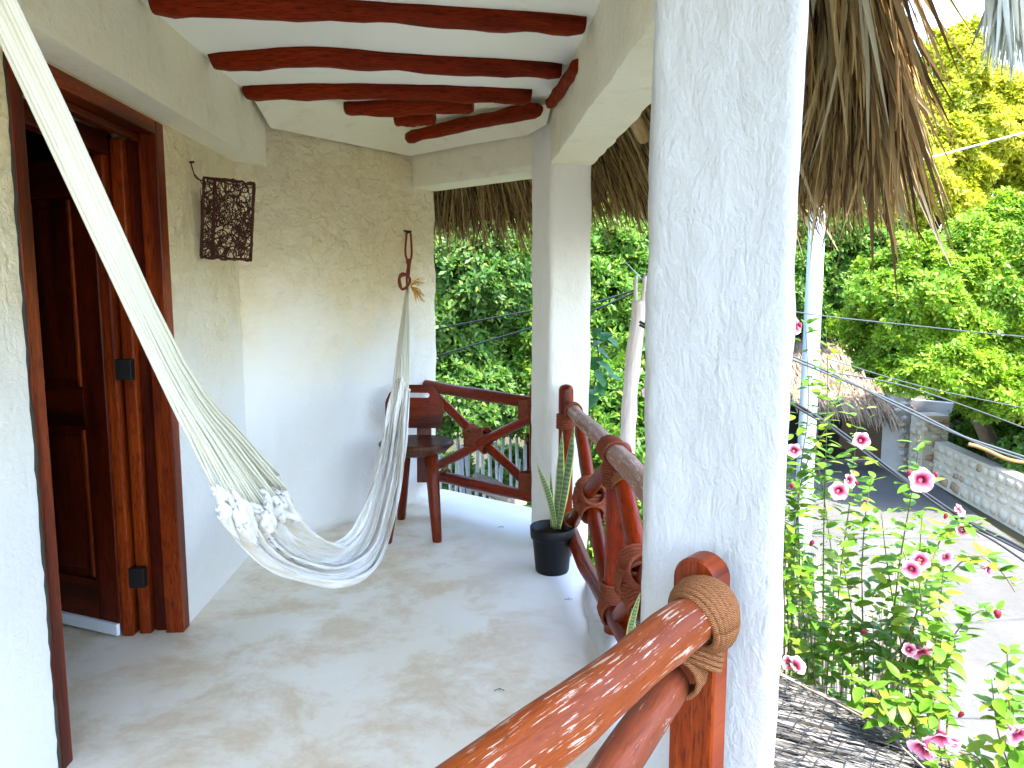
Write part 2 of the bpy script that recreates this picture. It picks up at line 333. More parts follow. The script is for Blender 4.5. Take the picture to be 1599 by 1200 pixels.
# walls
wl = thing('house_wall', 'long cream plaster wall holding the red wooden door', 'wall', (-1.38, 0, 0))
m = MB()
m.box((-1.48, -.95, -.0), (-1.28, 2.19, ZL)); m.box((-1.48, 3.21, 0), (-1.28, 4.13, ZL)); m.box((-1.48, 2.19, 2.13), (-1.28, 3.21, ZL))
m.build('plaster_face', M_plaster, wl)
m = MB(); m.tube([(-1.279+random.uniform(-.001,.002), 2.187+random.uniform(-.006,.002), .0+i*.035) for i in range(61)], [random.uniform(.002,.008) for _ in range(61)], 5); m.build('dark_gap', mat('dark_gap_brown', (.05,.045,.035), .95, .05), wl)  # uneven dark brown line between door frame and wall
m = MB(); m.box((-1.62, -.95, ZL), (-1.15, 4.28, ZT)); m.build('overhanging_beam', M_beamp, wl)
def disp_prism(name, poly, z0, z1, mt, parent=None, amp=.006, rc=.028, dz=.03, seed=0):
    """plastered column: rounded corners, hand-smoothed uneven faces"""
    n = len(poly)
    if sum(poly[i][0]*poly[(i+1)%n][1]-poly[(i+1)%n][0]*poly[i][1] for i in range(n)) < 0: poly = poly[::-1]
    ring = []
    for i in range(n):
        p0, p, p1 = Vector(poly[i-1]), Vector(poly[i]), Vector(poly[(i+1) % n])
        a = p + (p0-p).normalized()*min(rc, (p0-p).length*.45); b = p + (p1-p).normalized()*min(rc, (p1-p).length*.45)
        for k in range(5): t = k/4; ring.append((1-t)**2*a + 2*t*(1-t)*p + t*t*b)
        nxt = p1 + (p-p1).normalized()*min(rc, (p-p1).length*.45); cnt = int((nxt-b).length/.03)
        for k in range(1, cnt): ring.append(b.lerp(nxt, k/cnt))
    c = sum(ring, Vector((0,0)))/len(ring); m = len(ring); nz = int((z1-z0)/dz); V = []; F = []
    for j in range(nz+1):
        z = z0 + (z1-z0)*j/nz
        for i, p in enumerate(ring):
            d = (ring[(i+1) % m] - ring[i-1]); d = Vector((d.y, -d.x)).normalized()
            q = Vector((p.x*6, p.y*6, z*3.2 + seed)); r = noise.noise(q)*amp*1.3 + noise.noise(q*3.1)*amp*.8
            V.append((p.x + d.x*r, p.y + d.y*r, z))
    for j in range(nz):
        for i in range(m): F.append((j*m+i, j*m+(i+1) % m, (j+1)*m+(i+1) % m, (j+1)*m+i))
    me = bpy.data.meshes.new(name); me.from_pydata(V, [], F + [tuple(range(m))[::-1], tuple(range(nz*m, (nz+1)*m))])
    me.polygons.foreach_set('use_smooth', [True]*(nz*m) + [False]*2); me.update()
    return link(name, me, mt, parent)
bw = disp_prism('back_wall', [(-1.28,4.13),(-.43,5.08),(-.285,5.245),(-.42,5.4),(-1.5,4.35),(-1.48,4.13)], 0, ZT, M_plaster, amp=.012, rc=.03, dz=.06, seed=4)
tag(bw, 'rough cream plaster wall angled behind the hammock and the chair', 'wall')
PP = [(.31,4.38),(.395,4.12),(.625,4.15),(.645,4.40),(.50,4.56)]
tag(disp_prism('pillar', PP, -.02, ZT, plaster('thin_pillar_plaster', (.82,.80,.74), (.79,.77,.71), (.66,.63,.55), 20, .016, (1,1,.6)), amp=.006, seed=9), 'farther and thinner white plaster pillar behind the black plant pot', 'pillar')
tag(disp_prism('pillar', [(.372,1.63),(.60,1.40),(.665,1.60),(.65,1.92),(.45,1.97)], -.02, ZT, M_pillar, amp=.007, rc=.035, seed=21), 'big white plaster pillar nearest the viewer, behind the thick railing post', 'pillar')
def lintel(name, pts, lab, z0=ZL):
    tag(disp_prism(name, pts, z0, ZT+.005, M_beamp, amp=.006, rc=.02, dz=.04, seed=2), lab, 'beam')
lintel('lintel_beam', [(-.43,5.08),(-.285,5.245),(.47,4.52),(.40,4.42),(.31,4.36)], 'rough plaster beam across the small far opening, from back wall to thin pillar')
lintel('lintel_beam', [(.395,4.15),(.625,4.17),(.65,1.90),(.45,1.93)], 'plaster beam running from the thin far pillar to the big near pillar')
lintel('lintel_beam', [(.455,1.66),(.60,1.47),(-1.15,-.36),(-1.15,-.10)], 'plaster beam over the nearest thick railing, overhead')
m = MB(); m.prism([(-1.15,-.3),(-1.15,4.27),(-.43,5.08),(.33,4.36),(.41,4.1),(.455,1.95),(.47,1.60),(-1.0,.02)], ZC, ZC+.06)
struct(m.build('ceiling', M_ceil))
# rough plastered cove where ceiling meets the far corner
def cove():
    m = MB(); ring = [(-1.12,3.98),(-1.11,4.24),(-.78,4.66),(-.43,5.04),(-.06,4.70),(.28,4.38),(.37,4.10),(.385,3.98)]
    c = Vector((-.33, 4.15)); N = 7; V = []; F = []
    for i, p in enumerate(ring):
        p = Vector(p)
        for j in range(N):
            t = j/(N-1); q = p.lerp(Vector((c.x + (p.x-c.x)*.35, max(4.0, c.y + (p.y-c.y)*.2))), t*.8)
            z = ZC - .004 - .10*(1-t)**2 * (1 if i not in (0, len(ring)-1) else .25) + (noise.noise(Vector((q.x*7,q.y*7,1)))*.012 - .006)*(1-t)
            V.append((q.x, q.y, z))
    for i in range(len(ring)-1):
        for j in range(N-1): a = i*N+j; F.append((a, a+1, a+N+1, a+N))
    m.add(V, F, None, True); return m
struct(cove().build('ceiling_cove', M_beamp))

# ceiling logs
def ceil_log(pix, rad, lab, zs=None, bend=None):
    pts = [atz(u, v, z) for u, v, z in pix]; pts = spline(pts, 26)
    m = MB(); n = len(pts)
    rr = [rad*(1+.045*math.sin(i*.5+rad*90)+.03*math.sin(i*1.3))*(1 if 0 < i < n-1 else .82) for i in range(n)]
    m.tube(pts, rr, 14, wob=.25)
    o = m.build('ceiling_log', M_beamlog); tag(o, lab, 'beam', 'red logs set in the balcony ceiling'); return o
zc = ZC - .005
ceil_log([(238,2,zc),(480,8,zc),(700,20,zc),(912,34,zc)], .052, 'longest red ceiling log, nearest the viewer at the top edge')
ceil_log([(335,92,zc),(480,82,zc),(620,91,zc),(760,99,zc),(874,106,zc)], .056, 'second red ceiling log, wavy, with a hump left of its middle')
ceil_log([(384,140,zc),(520,137,zc),(660,139,zc),(829,145,zc)], .055, 'third red ceiling log, fairly straight with a rounded right end')
ceil_log([(540,169,zc-.02),(640,166,zc-.02),(739,164,zc-.02)], .046, 'short red log where the ceiling narrows, fourth from the viewer')
ceil_log([(618,188,zc-.06),(650,186,zc-.06),(678,184,zc-.06)], .038, 'shortest dark stub of log, partly sunk in plaster below the fourth log')
ceil_log([(638,215,2.375),(700,200,2.385),(770,186,2.385),(842,171,2.385)], .038, 'dark slanting log on the plaster above the small far opening')
ceil_log([(859,163,2.37),(876,140,2.375),(902,101,2.38)], .027, 'short dark log running towards the viewer above the thin pillar')
ceil_log([(60,-70,zc),(480,-75,zc),(960,-60,zc)], .05, 'red ceiling log just above the top edge of the picture')

# unseen roof slab, stretched outward to block the sun, and the room behind the door
m = MB(); m.prism([(-5.2,-2.6),(-5.2,6.2),(-1.2,6.0),(-.3,5.7),(.7,4.8),(.95,4.2),(.95,1.6),(1.25,1.0),(1.0,.45),(-.6,-1.5),(-1.2,-2.6)], ZT+.012, ZT+.30)
struct(m.build('shading_roof_slab', M_mortar))
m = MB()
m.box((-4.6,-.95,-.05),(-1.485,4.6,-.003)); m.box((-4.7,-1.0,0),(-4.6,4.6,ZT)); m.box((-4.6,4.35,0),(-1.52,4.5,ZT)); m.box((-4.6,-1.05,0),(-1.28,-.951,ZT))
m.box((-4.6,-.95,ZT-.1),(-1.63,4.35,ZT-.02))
struct(m.build('room_shell', M_roomshade))
m = MB(); m.box((-4.7,-1.05,-3.0),(-1.3,4.3,-.225)); m.prism([(-1.29,-.6),(-1.29,4.3),(-.45,5.2),(.2,4.6),(.4,1.8),(.3,1.25)], -3, -.221)
struct(m.build('ground_floor_wall', M_whitewall))

# ---------------------------------------------------------------- door
dr = thing('wooden_door', 'dark red panelled wooden door standing open in its red frame', 'door', (-1.38, 3.1, 0))
def mbox(name, lo, hi, mt, parent, bev=.006, M=None, wobble=0):
    m = MB(); m.box(lo, hi, M); o = m.build(name, mt, parent)
    bm = bmesh.new(); bm.from_mesh(o.data)
    bmesh.ops.bevel(bm, geom=bm.edges[:], offset=bev, segments=2, profile=.6, affect='EDGES', clamp_overlap=True)
    bm.to_mesh(o.data); bm.free(); return o
fr = MB().build('door_frame', M_jamb, dr); 
mbox('jamb', (-1.46,2.186,.0),(-1.27,2.246,2.13), M_jamb, dr)
mbox('jamb', (-1.345,3.132,.0),(-1.27,3.205,2.13), M_jamb, dr); mbox('jamb_rebate', (-1.402,3.160,.0),(-1.348,3.208,2.10), M_door, dr); mbox('header_moulding', (-1.36,2.248,2.045),(-1.33,3.13,2.073), M_jamb, dr)
bpy.data.objects.remove(fr)
mbox('door_stop', (-1.455,3.128,.0),(-1.404,3.21,2.06), M_jamb, dr, .008)
mbox('door_stop', (-1.515,3.105,.0),(-1.468,3.21,2.02), M_jamb, dr, .01)
mbox('frame_header', (-1.44,2.248,2.075),(-1.27,3.130,2.13), M_jamb, dr)
mbox('header_moulding', (-1.50,2.248,1.99),(-1.444,3.10,2.07), M_door, dr)
# leaf: local frame, x along leaf from hinge, y thickness, z up
a = math.atan2(.20, -.44); ML = Matrix.Translation((-1.50, 3.135, .035)) @ Matrix.Rotation(a, 4, 'Z')
LW, LH = .86, 1.95
lf = bpy.data.objects.new('door_leaf', None)
leaf = mbox('door_leaf', (0,-.002,0),(LW,.02,LH), M_door, dr, .002, ML)
def lpart(name, lo, hi, bev=.005, mt=None):
    o = mbox(name, lo, hi, mt or M_door, None, bev, ML); o.parent = leaf; o.matrix_parent_inverse = leaf.matrix_world.inverted(); return o
for x0, x1 in ((0,.125),(.39,.47),(.735,.86)): lpart('stile', (x0,.021,0),(x1,.042,LH))
for z0, z1 in ((0,.20),(.86,1.02),(1.80,1.95)):
    for x0, x1 in ((.127,.388),(.472,.733)): lpart('rail', (x0,.021,z0),(x1,.042,z1))
for x0, x1 in ((.165,.350),(.510,.695)):
    for z0, z1 in ((.24,.82),(1.06,1.76)):
        lpart('raised_panel', (x0,.021,z0),(x1,.036,z1), .012)
        for q0, q1 in ((x0-.036, x0-.016), (x1+.016, x1+.036)): lpart('moulding', (q0,.022,z0-.03),(q1,.047,z1+.03), .008, M_jamb)
lpart('weather_strip', (.0,.043,-.02),(LW,.060,.03), .003, M_white)
for z in (.22, 1.10):
    mbox('hinge', (-1.467,3.09,z),(-1.405,3.127,z+.085), M_iron, dr, .003)
o = mbox('knob', (-1.45,3.095,.6),(-1.44,3.10,.61), M_iron, dr, .002); bpy.data.objects.remove(o)

# ---------------------------------------------------------------- woven cane lamp on the wall
sc = thing('wall_lampshade', 'dark woven vine lampshade hanging on the cream wall beside the door', 'lampshade', (-1.2, 3.55, 1.78))
tl, tr_, br, bl = Vector((-1.222,3.50,1.962)), Vector((-1.015,3.56,1.945)), Vector((-1.045,3.56,1.602)), Vector((-1.250,3.50,1.615))
def sp(u, v, dep=0):   # shade panel, bowed towards the viewer
    p = tl.lerp(tr_, u).lerp(bl.lerp(br, u), v); return p + Vector((.25, -1, 0)).normalized()*(.035*math.sin(math.pi*u) + dep)
m = MB()
for k in range(4): m.tube([sp(i/12, (0 if k % 2 else 1)+random.uniform(-.022,.022), random.uniform(-.004,.006)) for i in range(13)], .0055, 5)
for u in (0, .015, .22, .24, 1, .985): m.tube([sp(u+random.uniform(-.008,.008), i/14, random.uniform(-.006,.006)) for i in range(15)], .0058, 5)
m.build('cane_frame', M_vine, sc)
m = MB()
for k in range(300):
    u, v = random.random(), random.random(); r = random.uniform(.05, .15); a0 = random.uniform(0, 6.28); da = random.choice((-1,1))*random.uniform(2,5); pts = []
    for i in range(9):
        an = a0 + da*i/8; uu = min(1.01, max(-.01, u + r*1.3*math.cos(an))); vv = min(1.01, max(-.01, v + r*math.sin(an))); pts.append(sp(uu, vv, random.uniform(-.006,.008)))
    m.tube(pts, random.uniform(.0014, .0030), 4)
for k in range(26): m.tube([sp(0, random.random()), Vector((-1.275, 3.60, random.uniform(1.64,1.93)))], .0015, 4)
o = m.build('woven_vine', M_vine, sc); tag(o, kind='stuff')
m = MB(); hk = Vector((-1.275,3.50,2.03)); m.tube(spline([hk, (-1.262,3.49,1.99), (-1.25,3.49,1.96), sp(.03,.04)], 10), .0028, 5); m.tube(spline([(-1.26,3.49,1.98), (-1.235,3.48,1.955), sp(.0,.1)], 8), .0022, 5)
m.tube([hk-Vector((.01,0,0)), hk+Vector((.015,0,.002))], .005, 6); m.build('wire_hanger', M_iron, sc)

# ================================================================ RAILINGS
def log(name, p, q, r, mt, parent, bend=.012, n=14, seg=12, wob=.12, taper=.95, ends=True):
    p, q = Vector(p), Vector(q); d = q-p; s = d.cross(Vector((0,0,1)));  s = s.normalized() if s.length > 1e-4 else Vector((1,0,0))
    up = s.cross(d).normalized(); ph = random.uniform(0, 6.28); pts = []; rr = []
    for i in range(seg+1):
        t = i/seg; e = math.sin(math.pi*t); pts.append(p + d*t + s*(bend*e*math.sin(3*t+ph)) + up*(bend*e*math.cos(4*t+ph*1.7)))
        k = 1
        if ends and i in (0, seg): k = .86
        rr.append(r*(1+(taper-1)*t)*k)
    if ends:
        pts = [pts[0]] + [pts[0]+(pts[1]-pts[0])*.12] + pts[1:-1] + [pts[-1]-(pts[-1]-pts[-2])*.12] + [pts[-1]]
        rr = [rr[0], r] + rr[1:-1] + [r*taper, rr[-1]]
    m = MB(); m.tube(pts, rr, n, wob=wob, v0=random.uniform(0, 9)); return m.build(name, mt, parent)
def lash(c, axis, r, turns, parent, mt=None, rr=.006, tilt=0, sq=1.0, name='rope_lashing', m=None, second=None):
    c, ax = Vector(c), Vector(axis).normalized(); ref = Vector((0,0,1)) if abs(ax.z) < .9 else Vector((1,0,0))
    a = ax.cross(ref).normalized(); b = ax.cross(a); own = m is None; m = m or MB(); N = int(turns*14); pts = []
    for i in range(N+1):
        an = 2*math.pi*i/14; t = (i/N - .5)*turns*rr*1.85
        k = 1 + .03*noise.noise(Vector((i*.3, r*50, 2)))
        pts.append(c + ax*(t + tilt*math.sin(an)) + a*(math.cos(an)*(r+rr*.6)*k*sq) + b*(math.sin(an)*(r+rr*.6)*k))
    m.tube(pts, rr, 6, v0=random.random()*5)
    if own: return m.build(name, mt or M_ropered, parent)
def cross_lash(c, d1, d2, r, parent, mt=None, rr=.006):
    m = MB(); r *= 1.22; rr *= 1.25; c = Vector(c); d1 = Vector(d1).normalized(); d2 = Vector(d2).normalized()
    for s in (-1, 1):
        lash(c + d1*s*(r+.028), d1, r, 4.5, None, rr=rr, m=m); lash(c + d2*s*(r+.028), d2, r, 4.5, None, rr=rr, m=m)
    e1 = (d1+d2).normalized(); e2 = (d1-d2).normalized()
    lash(c, e1, r*1.42, 7, None, rr=rr, m=m); lash(c, e2, r*1.42, 7, None, rr=rr, m=m)
    return m.build('rope_lashing', mt or M_ropered, parent)
def spiral(c, axis, r, parent, mt): pass
# railing 1: in the small far opening
r1 = thing('wooden_railing', 'far red log railing with crossed braces, behind the chair', 'railing', (.0, 4.85, 0), 'log railings of the balcony')
a1, b1 = at(655,600,5.22), at(838,631,4.44); a2, b2 = at(655,738,5.22), at(838,777,4.44)
log('top_rail', a1, b1, .040, M_log, r1, .004); log('bottom_rail', a2, b2, .040, M_log, r1, .004)
d1a, d1b = at(680,618,5.1), at(830,762,4.48); d2a, d2b = at(680,728,5.06), at(832,652,4.42)
log('brace', d1a, d1b, .032, M_log, r1, .010); log('brace', d2a, d2b, .032, M_log, r1, .008)
cc = at(747,685,4.80); cross_lash(cc, d1b-d1a, d2b-d2a, .036, r1, None, .0055)
log('post', at(836,600,4.5) , at(836,785,4.5), .036, M_log, r1, .003)
lash(at(822,640,4.5), (0,0,1), .046, 13, r1, rr=.0055); lash(at(823,752,4.5), (0,0,1), .046, 12, r1, rr=.0055)
lash(at(695,742,5.06), b2-a2, .044, 3, r1, M_rope, .0045)
# railing 2: along the open side, two bays
r2 = thing('wooden_railing', 'long red log railing between the thin pillar and the big pillar', 'railing', (.5, 3, 0), 'log railings of the balcony')
def post(p, z0, z1, r, parent, mt=M_log, name='post'):
    m = MB(); x, y = p; H = [z0 + (z1-z0)*i/10 for i in range(11)]
    pts = [(x, y, z) for z in H] + [(x, y, z1+r*.35), (x, y, z1+r*.62), (x, y, z1+r*.74)]
    m.tube(pts, [r]*11 + [r*.90, r*.62, r*.2], 16, wob=.06); return m.build(name, mt, parent)
PA = Vector((.478, 4.02, 0)); PM = Vector((.540, 2.86, 0)); PE = Vector((.53, 2.0, 0))
post((PA.x, PA.y), .0, .93, .040, r2)
post((PM.x+.01, PM.y), .10, .84, .050, r2)
tA = at(893,640,3.96); tM = at(957,705,2.90); tE = at(1040,795,2.0)
log('top_rail', tA, tM, .037, M_logpale, r2, .004, taper=1.1); log('top_rail', tM-(tE-tM)*.02, tE, .042, M_logpale, r2, .004)
bA = at(893,800,4.0); bM = at(975,935,2.78); bE = at(1040,1035,2.2)
log('bottom_rail', Vector((.50,3.95,.17)), Vector((.535,2.75,.17)), .038, M_log, r2); log('bottom_rail', Vector((.535,2.9,.19)), Vector((.545,2.0,.16)), .042, M_log, r2)
x1a, x1b = at(905,665,3.88), Vector((.53,2.90,.22)); x2a, x2b = Vector((.49,3.9,.22)), at(955,725,2.95)
log('brace', x1a, x1b, .033, M_log, r2, .01); log('brace', x2a, x2b, .033, M_log, r2, .01)
mid = (x1a + x1b + x2a + x2b)/4; cross_lash(mid, x1b-x1a, x2b-x2a, .040, r2)
y1a, y1b = at(972,735,2.78), Vector((.535,2.02,.24)); y2a, y2b = Vector((.54,2.72,.22)), Vector((.535,2.05,.74))
log('brace', y1a, y1b, .036, M_log, r2, .01); log('brace', y2a, y2b, .036, M_log, r2, .01)
cross_lash((y1a+y1b+y2a+y2b)/4, y1b-y1a, y2b-y2a, .043, r2)
lash(tM + Vector((0,.0,.0)), tE-tA, .047, 13, r2, rr=.0062); lash((PM.x+.01, PM.y, .76), (0,0,1), .056, 11, r2, rr=.006)
lash((PM.x+.01, PM.y, .24), (0,0,1), .058, 12, r2, rr=.006); lash((.538,2.86,.18), (0,1,0), .05, 9, r2, rr=.006)
lash(tA+(tM-tA)*.05, tM-tA, .041, 5, r2, rr=.0055); lash((PA.x,PA.y,.76), (0,0,1), .045, 8, r2, rr=.0055)
lash(x2a + (x2b-x2a)*.07, x2b-x2a, .037, 4, r2, M_rope, .005); lash(y1a + (y1b-y1a)*.06, y1b-y1a, .040, 4, r2, M_rope, .0055)
lash((PA.x,PA.y,.22), (0,0,1), .045, 8, r2, rr=.0055)
# railing 3: nearest
r3 = thing('wooden_railing', 'nearest thick weathered log railing with tan rope at its post', 'railing', (.43, 1.42, 0), 'log railings of the balcony')
pc = at(1095, 900, 1.43)
def flatpost():   # split post with a flat face and a round head
    m = MB(); w = .048; d = .03; e = Vector((.72,-.69,0)).normalized(); f = Vector((-.69,-.72,0)).normalized()
    prof = [(-w, 0), (w, 0)]; zt = pc.z - .002; outline = [(-w, -1.0)] + [(-w, -.0)] + [(w*math.cos(math.pi-k*math.pi/14), w*.95*math.sin(k*math.pi/14)) for k in range(1, 14)] + [(w, 0), (w, -1.0)]
    V = []; n = len(outline)
    for s, (ins) in ((d, .93), (d*.75, 1.0), (-d, 1.0)):
        for (a, z) in outline:
            V.append(Vector((pc.x, pc.y, 0)) + e*(a*ins) + f*s + Vector((0,0, zt + (z*ins if z > 0 else z))))
    F = [tuple(range(n))[::-1]]
    for r in range(2):
        for i in range(n-1): F.append((r*n+i, r*n+i+1, (r+1)*n+i+1, (r+1)*n+i))
    uvs = [[((V[k]-V[0]).dot(e), V[k].z) for k in ff] for ff in F]
    m.add(V, F, uvs); return m
flatpost().build('post', M_jamb, r3)
q0 = at(1085, 965, 1.335); q1 = at(765, 1215, .86); dd = (q1-q0); q2 = q0 + dd*3.9
m = MB(); L = (q2-q0).length; dn = dd.normalized(); pts = [q0 - dn*.012, q0 + dn*.003]; rr = [.034, .044]
for i in range(1, 40): pts.append(q0 + dn*(L*i/39) + Vector((0,0,.004*math.sin(i*.8)))); rr.append(.045 + .0016*math.sin(i*1.1))
m.tube(pts, rr, 28, wob=.08); m.build('top_rail', M_logworn, r3)
log('bottom_rail', Vector((.42,1.42,.14)), Vector((-1.1,-.2,.14)), .045, M_log, r3)
s0 = at(1052, 1062, 1.37); s1 = s0 + (at(950,1215,1.12)-s0)*3.4
log('brace', s0, s1, .036, wood('cracked_red_log', (.20,.035,.014), (.30,.075,.03), (.06,.008,.004), .45, .35), r3, .004, seg=16, n=18)
log('brace', Vector((.38,1.32,.2)), Vector((-.35,.52,.78)), .038, M_log, r3)
m = MB(); ax = (q0-q1).normalized()
hub = at(1098, 960, 1.36)
# strands arching over the rail end and round the post, then down to the brace
for k in range(10):
    t = k/9; base = q0 + ax*(.0 + .0) ; ctr = hub + ax*(.034 - .076*t) + Vector((0,0,-.004))
    n_ = (ax*(1-.25*t) + Vector((.10,-.2,.25))*t*1.0).normalized(); a_ = n_.cross(Vector((0,0,1))).normalized(); b_ = n_.cross(a_)
    R1 = .052 + .013*math.sin(math.pi*t) + random.uniform(-.001,.002)
    lp = []
    for i in range(31):
        an = 2*math.pi*i/30; rad = R1*(1 + .16*max(0, math.sin(-an))**2)
        lp.append(ctr + a_*(math.cos(an)*rad) + b_*(math.sin(an)*rad) + Vector((0,0,0)))
    m.tube(lp, .0072, 7, v0=k*.3)
lash(at(1062,1050,1.355), s1-s0, .040, 5, None, rr=.0055, m=m)
lash(at(1095,1000,1.37), Vector((0,0,1)) + ax*.4, .040, 9, None, rr=.0055, m=m, tilt=.008)
m.build('rope_lashing', M_rope, r3)

# ================================================================ HAMMOCK
hm = thing('hammock', 'white cotton hammock strung across the balcony on long cream cords', 'hammock', (-.5, 2.9, .4))
g0 = [(430,752,2.42),(466,806,2.55),(505,838,2.75),(540,842,3.0),(566,800,3.3),(586,737,3.62),(600,665,3.95),(613,612,4.2)]
g1 = [(400,790,2.24),(420,838,2.36),(465,872,2.6),(530,885,2.95),(580,850,3.25),(604,760,3.6),(617,680,3.95),(626,600,4.2)]
g2 = [(347,768,2.02),(368,824,2.12),(425,884,2.35),(485,909,2.6),(548,912,2.85),(593,880,3.15),(620,790,3.5),(634,690,3.88),(637,618,4.2)]
G = [spline([at(*p) for p in g], 60) for g in (g0, g1, g2)]
NS, NTT = 60, 96; V = []; UV = []
for i in range(NS+1):
    s = i/NS
    a, b, c = G[0][i], G[1][i], G[2][i]; T = (G[1][min(i+1, NS)] - G[1][max(i-1, 0)]).normalized()
    W = (c-a); Wn = W.normalized(); N = T.cross(Wn).normalized()
    if N.dot(Vector((.2,-1,.6))) < 0: N = -N
    for j in range(NTT+1):
        t = j/NTT; p = a*((1-t)*(1-2*t)) + b*(4*t*(1-t)) + c*(t*(2*t-1))
        ph = 2*math.pi*(t*6.5 + .5*math.sin(s*2.2+1) + .25*math.sin(s*5+t*9))
        amp = (.028 + .018*math.sin(t*13+s*2))*(1 - .30*math.sin(math.pi*s))*min(1, W.length/.13)
        fold = math.sin(ph) + .45*math.sin(ph*2.3+s*3) + .22*math.sin(ph*4.7+s*5)
        sag = math.exp(-((t-.30)/.11)**2)*.075*math.sin(math.pi*min(1, s*1.15))**2
        edge = -T*(.045*max(0, math.sin(2*math.pi*t*7.5+.4)))*max(0, 1-s*14) + T*(.03*max(0, math.sin(2*math.pi*t*6)))*max(0, (s-.93)*14)
        V.append(p + N*(amp*fold*.75 - sag) + Wn*(amp*.45*math.cos(ph)) + edge); UV.append((t*.9, s*2.6))
F = [(i*(NTT+1)+j, i*(NTT+1)+j+1, (i+1)*(NTT+1)+j+1, (i+1)*(NTT+1)+j) for i in range(NS) for j in range(NTT)]
VH = V
o = npmesh('fabric', np.array([tuple(p) for p in V]), np.array(F), M_cotton, hm, True, np.array(UV))
so_ = o.modifiers.new('t', 'SOLIDIFY'); so_.thickness = .004
row = lambda i: VH[i*(NTT+1):(i+1)*(NTT+1)]
m = MB()      # crocheted edging and small knotted bumps at both ends
for i0 in (0, 1, NS): 
    m.tube([p + Vector((random.uniform(-.004,.004), random.uniform(-.004,.004), random.uniform(-.004,.004))) for p in row(i0)], [.007+.003*math.sin(k*1.7) for k in range(NTT+1)], 6)
for k in range(4, NTT, 7):
    ks = min(NTT-1, k + random.randint(-2, 2)); p = row(0)[ks]; nn = random.randint(6, 10); off_ = random.randint(-1, 3); P_ = [row(max(0, z+off_))[min(NTT, ks+random.randint(-1,1))] + Vector((.010,-.014,.008)) for z in range(nn)]
    P_ = [p + (p-row(2)[ks])*.6] + P_; P_ = spline(P_, 16); m.tube(P_, [.004+.012*math.sin(math.pi*min(1,(i/16)*1.08))**.7*random.uniform(.92,1.05) for i in range(17)], 8, wob=.3)
    for z in range(2): c = P_[z*5+2] + Vector((random.uniform(-.012,.012),-.012,random.uniform(-.01,.01))); m.tube(spline([c, c+Vector((.010,-.008,.004)), c+Vector((.004,-.010,-.010)), c+Vector((-.006,-.002,-.004))], 6), .0035, 5)
tag(m.build('knotted_edging', M_cotton, hm), kind='stuff')
anc = at(-4, 0, 1.25); toff = at(2, -30, 1.12)
hookN = anc + (anc - row(0)[NTT//2]).normalized()*.42
side = Vector((.55,-.35,.75)).normalized()
for k in range(38):
    t = (k+.5)/38; e = row(0)[int(t*NTT)] ; w_ = (t-.5)
    br_ = anc + Vector((-.020 + .040*(1-t), 0, .006*math.sin(k*2.1))) + Vector((0, random.uniform(-.01,.01), 0))
    top = hookN + Vector((random.uniform(-.006,.006), 0, random.uniform(-.006,.006)))
    md = br_.lerp(e, .55) + Vector((-.034,0,-.016 - .010*random.random())) + (row(0)[NTT//2] - e)*.33
    md2 = br_.lerp(e, .80) + Vector((-.022,0,-.008)) + (row(0)[NTT//2] - e)*.18
    for d in (0, 1):
        sh = Vector((.0045*d, 0, .003*d)); pts = spline([top, br_+sh, md+sh*1.5, md2+sh*2, e+sh], 16)
        m = MB(); m.tube(pts, .0032 if k % 3 else .0042, 5); m.build('cord', M_cord, hm)
kn = at(636,452,4.86); hk = at(638,364,5.03)
for k in range(16):
    t = k/15; e = row(NS)[int(t*NTT)]; md = e.lerp(kn, .5) + Vector(((t-.5)*.02, 0, -.004))
    m = MB(); m.tube(spline([e, md, kn + Vector(((t-.5)*.012, (k % 3)*.004, 0))], 8), .0032, 5); m.build('cord', M_cord, hm)
hr = thing('hanging_rope', 'knotted reddish brown rope tying the hammock to its wall hook', 'rope', hk)
m = MB()
m.tube(spline([hk+Vector((-.012,-.01,0)), at(633,395,4.98), at(637,412,4.94), at(635,432,4.9), kn], 14), .007, 7)
m.tube(spline([hk+Vector((.014,-.01,0)), at(643,395,4.98), at(640,412,4.94), at(638,432,4.9)], 12), .007, 7)
lash(at(638,408,4.94), (0,0,1), .010, 3, None, rr=.005, m=m)
m.tube(spline([at(637,430,4.88), at(627,428,4.86), at(623,440,4.85), at(628,452,4.86), at(637,446,4.84), at(640,436,4.86), at(633,430,4.84), at(624,434,4.83), at(626,448,4.83)], 34), .009, 7)
m.build('rope', M_ropered, hr)
m = MB()
for k in range(70):
    a = at(641,448,4.84); up_ = k % 3 == 0
    b = at(654+random.uniform(-5,10), (440 if up_ else 466)+random.uniform(-7,7), 4.84+random.uniform(-.03,.03))
    m.tube(spline([a, a.lerp(b,.5)+Vector((random.uniform(-.01,.01),0,.015)), b], 5), .0016, 3)
tag(m.build('frayed_tassel', M_ropeend, hr), 'frayed golden yellow rope end')
m = MB(); m.tube([hk+Vector((-.03,.05,0)), hk+Vector((-.004,-.012,0)), hk+Vector((.02,-.02,.01))], .006, 6); m.tube([hk+Vector((-.03,-.012,.012)), hk+Vector((.018,-.014,.006))], .006, 6)
m.build('iron_hook', M_iron, hr)
# near hook on the overhanging beam
nh = thing('hanging_rope', 'rope loop holding the near end of the hammock overhead', 'rope', hookN)
hx = Vector((-1.16, hookN.y-.25, 2.3)); m = MB(); m.tube(spline([hookN, hookN.lerp(hx,.5), hx], 8), .008, 7); lash(hookN, hx-hookN, .012, 5, None, rr=.006, m=m); m.build('rope', M_ropered, nh)
m = MB(); m.tube([hx+Vector((-.04,0,0)), hx+Vector((.03,0,0)), hx+Vector((.035,0,.03))], .006, 6); m.build('iron_hook', M_iron, nh)

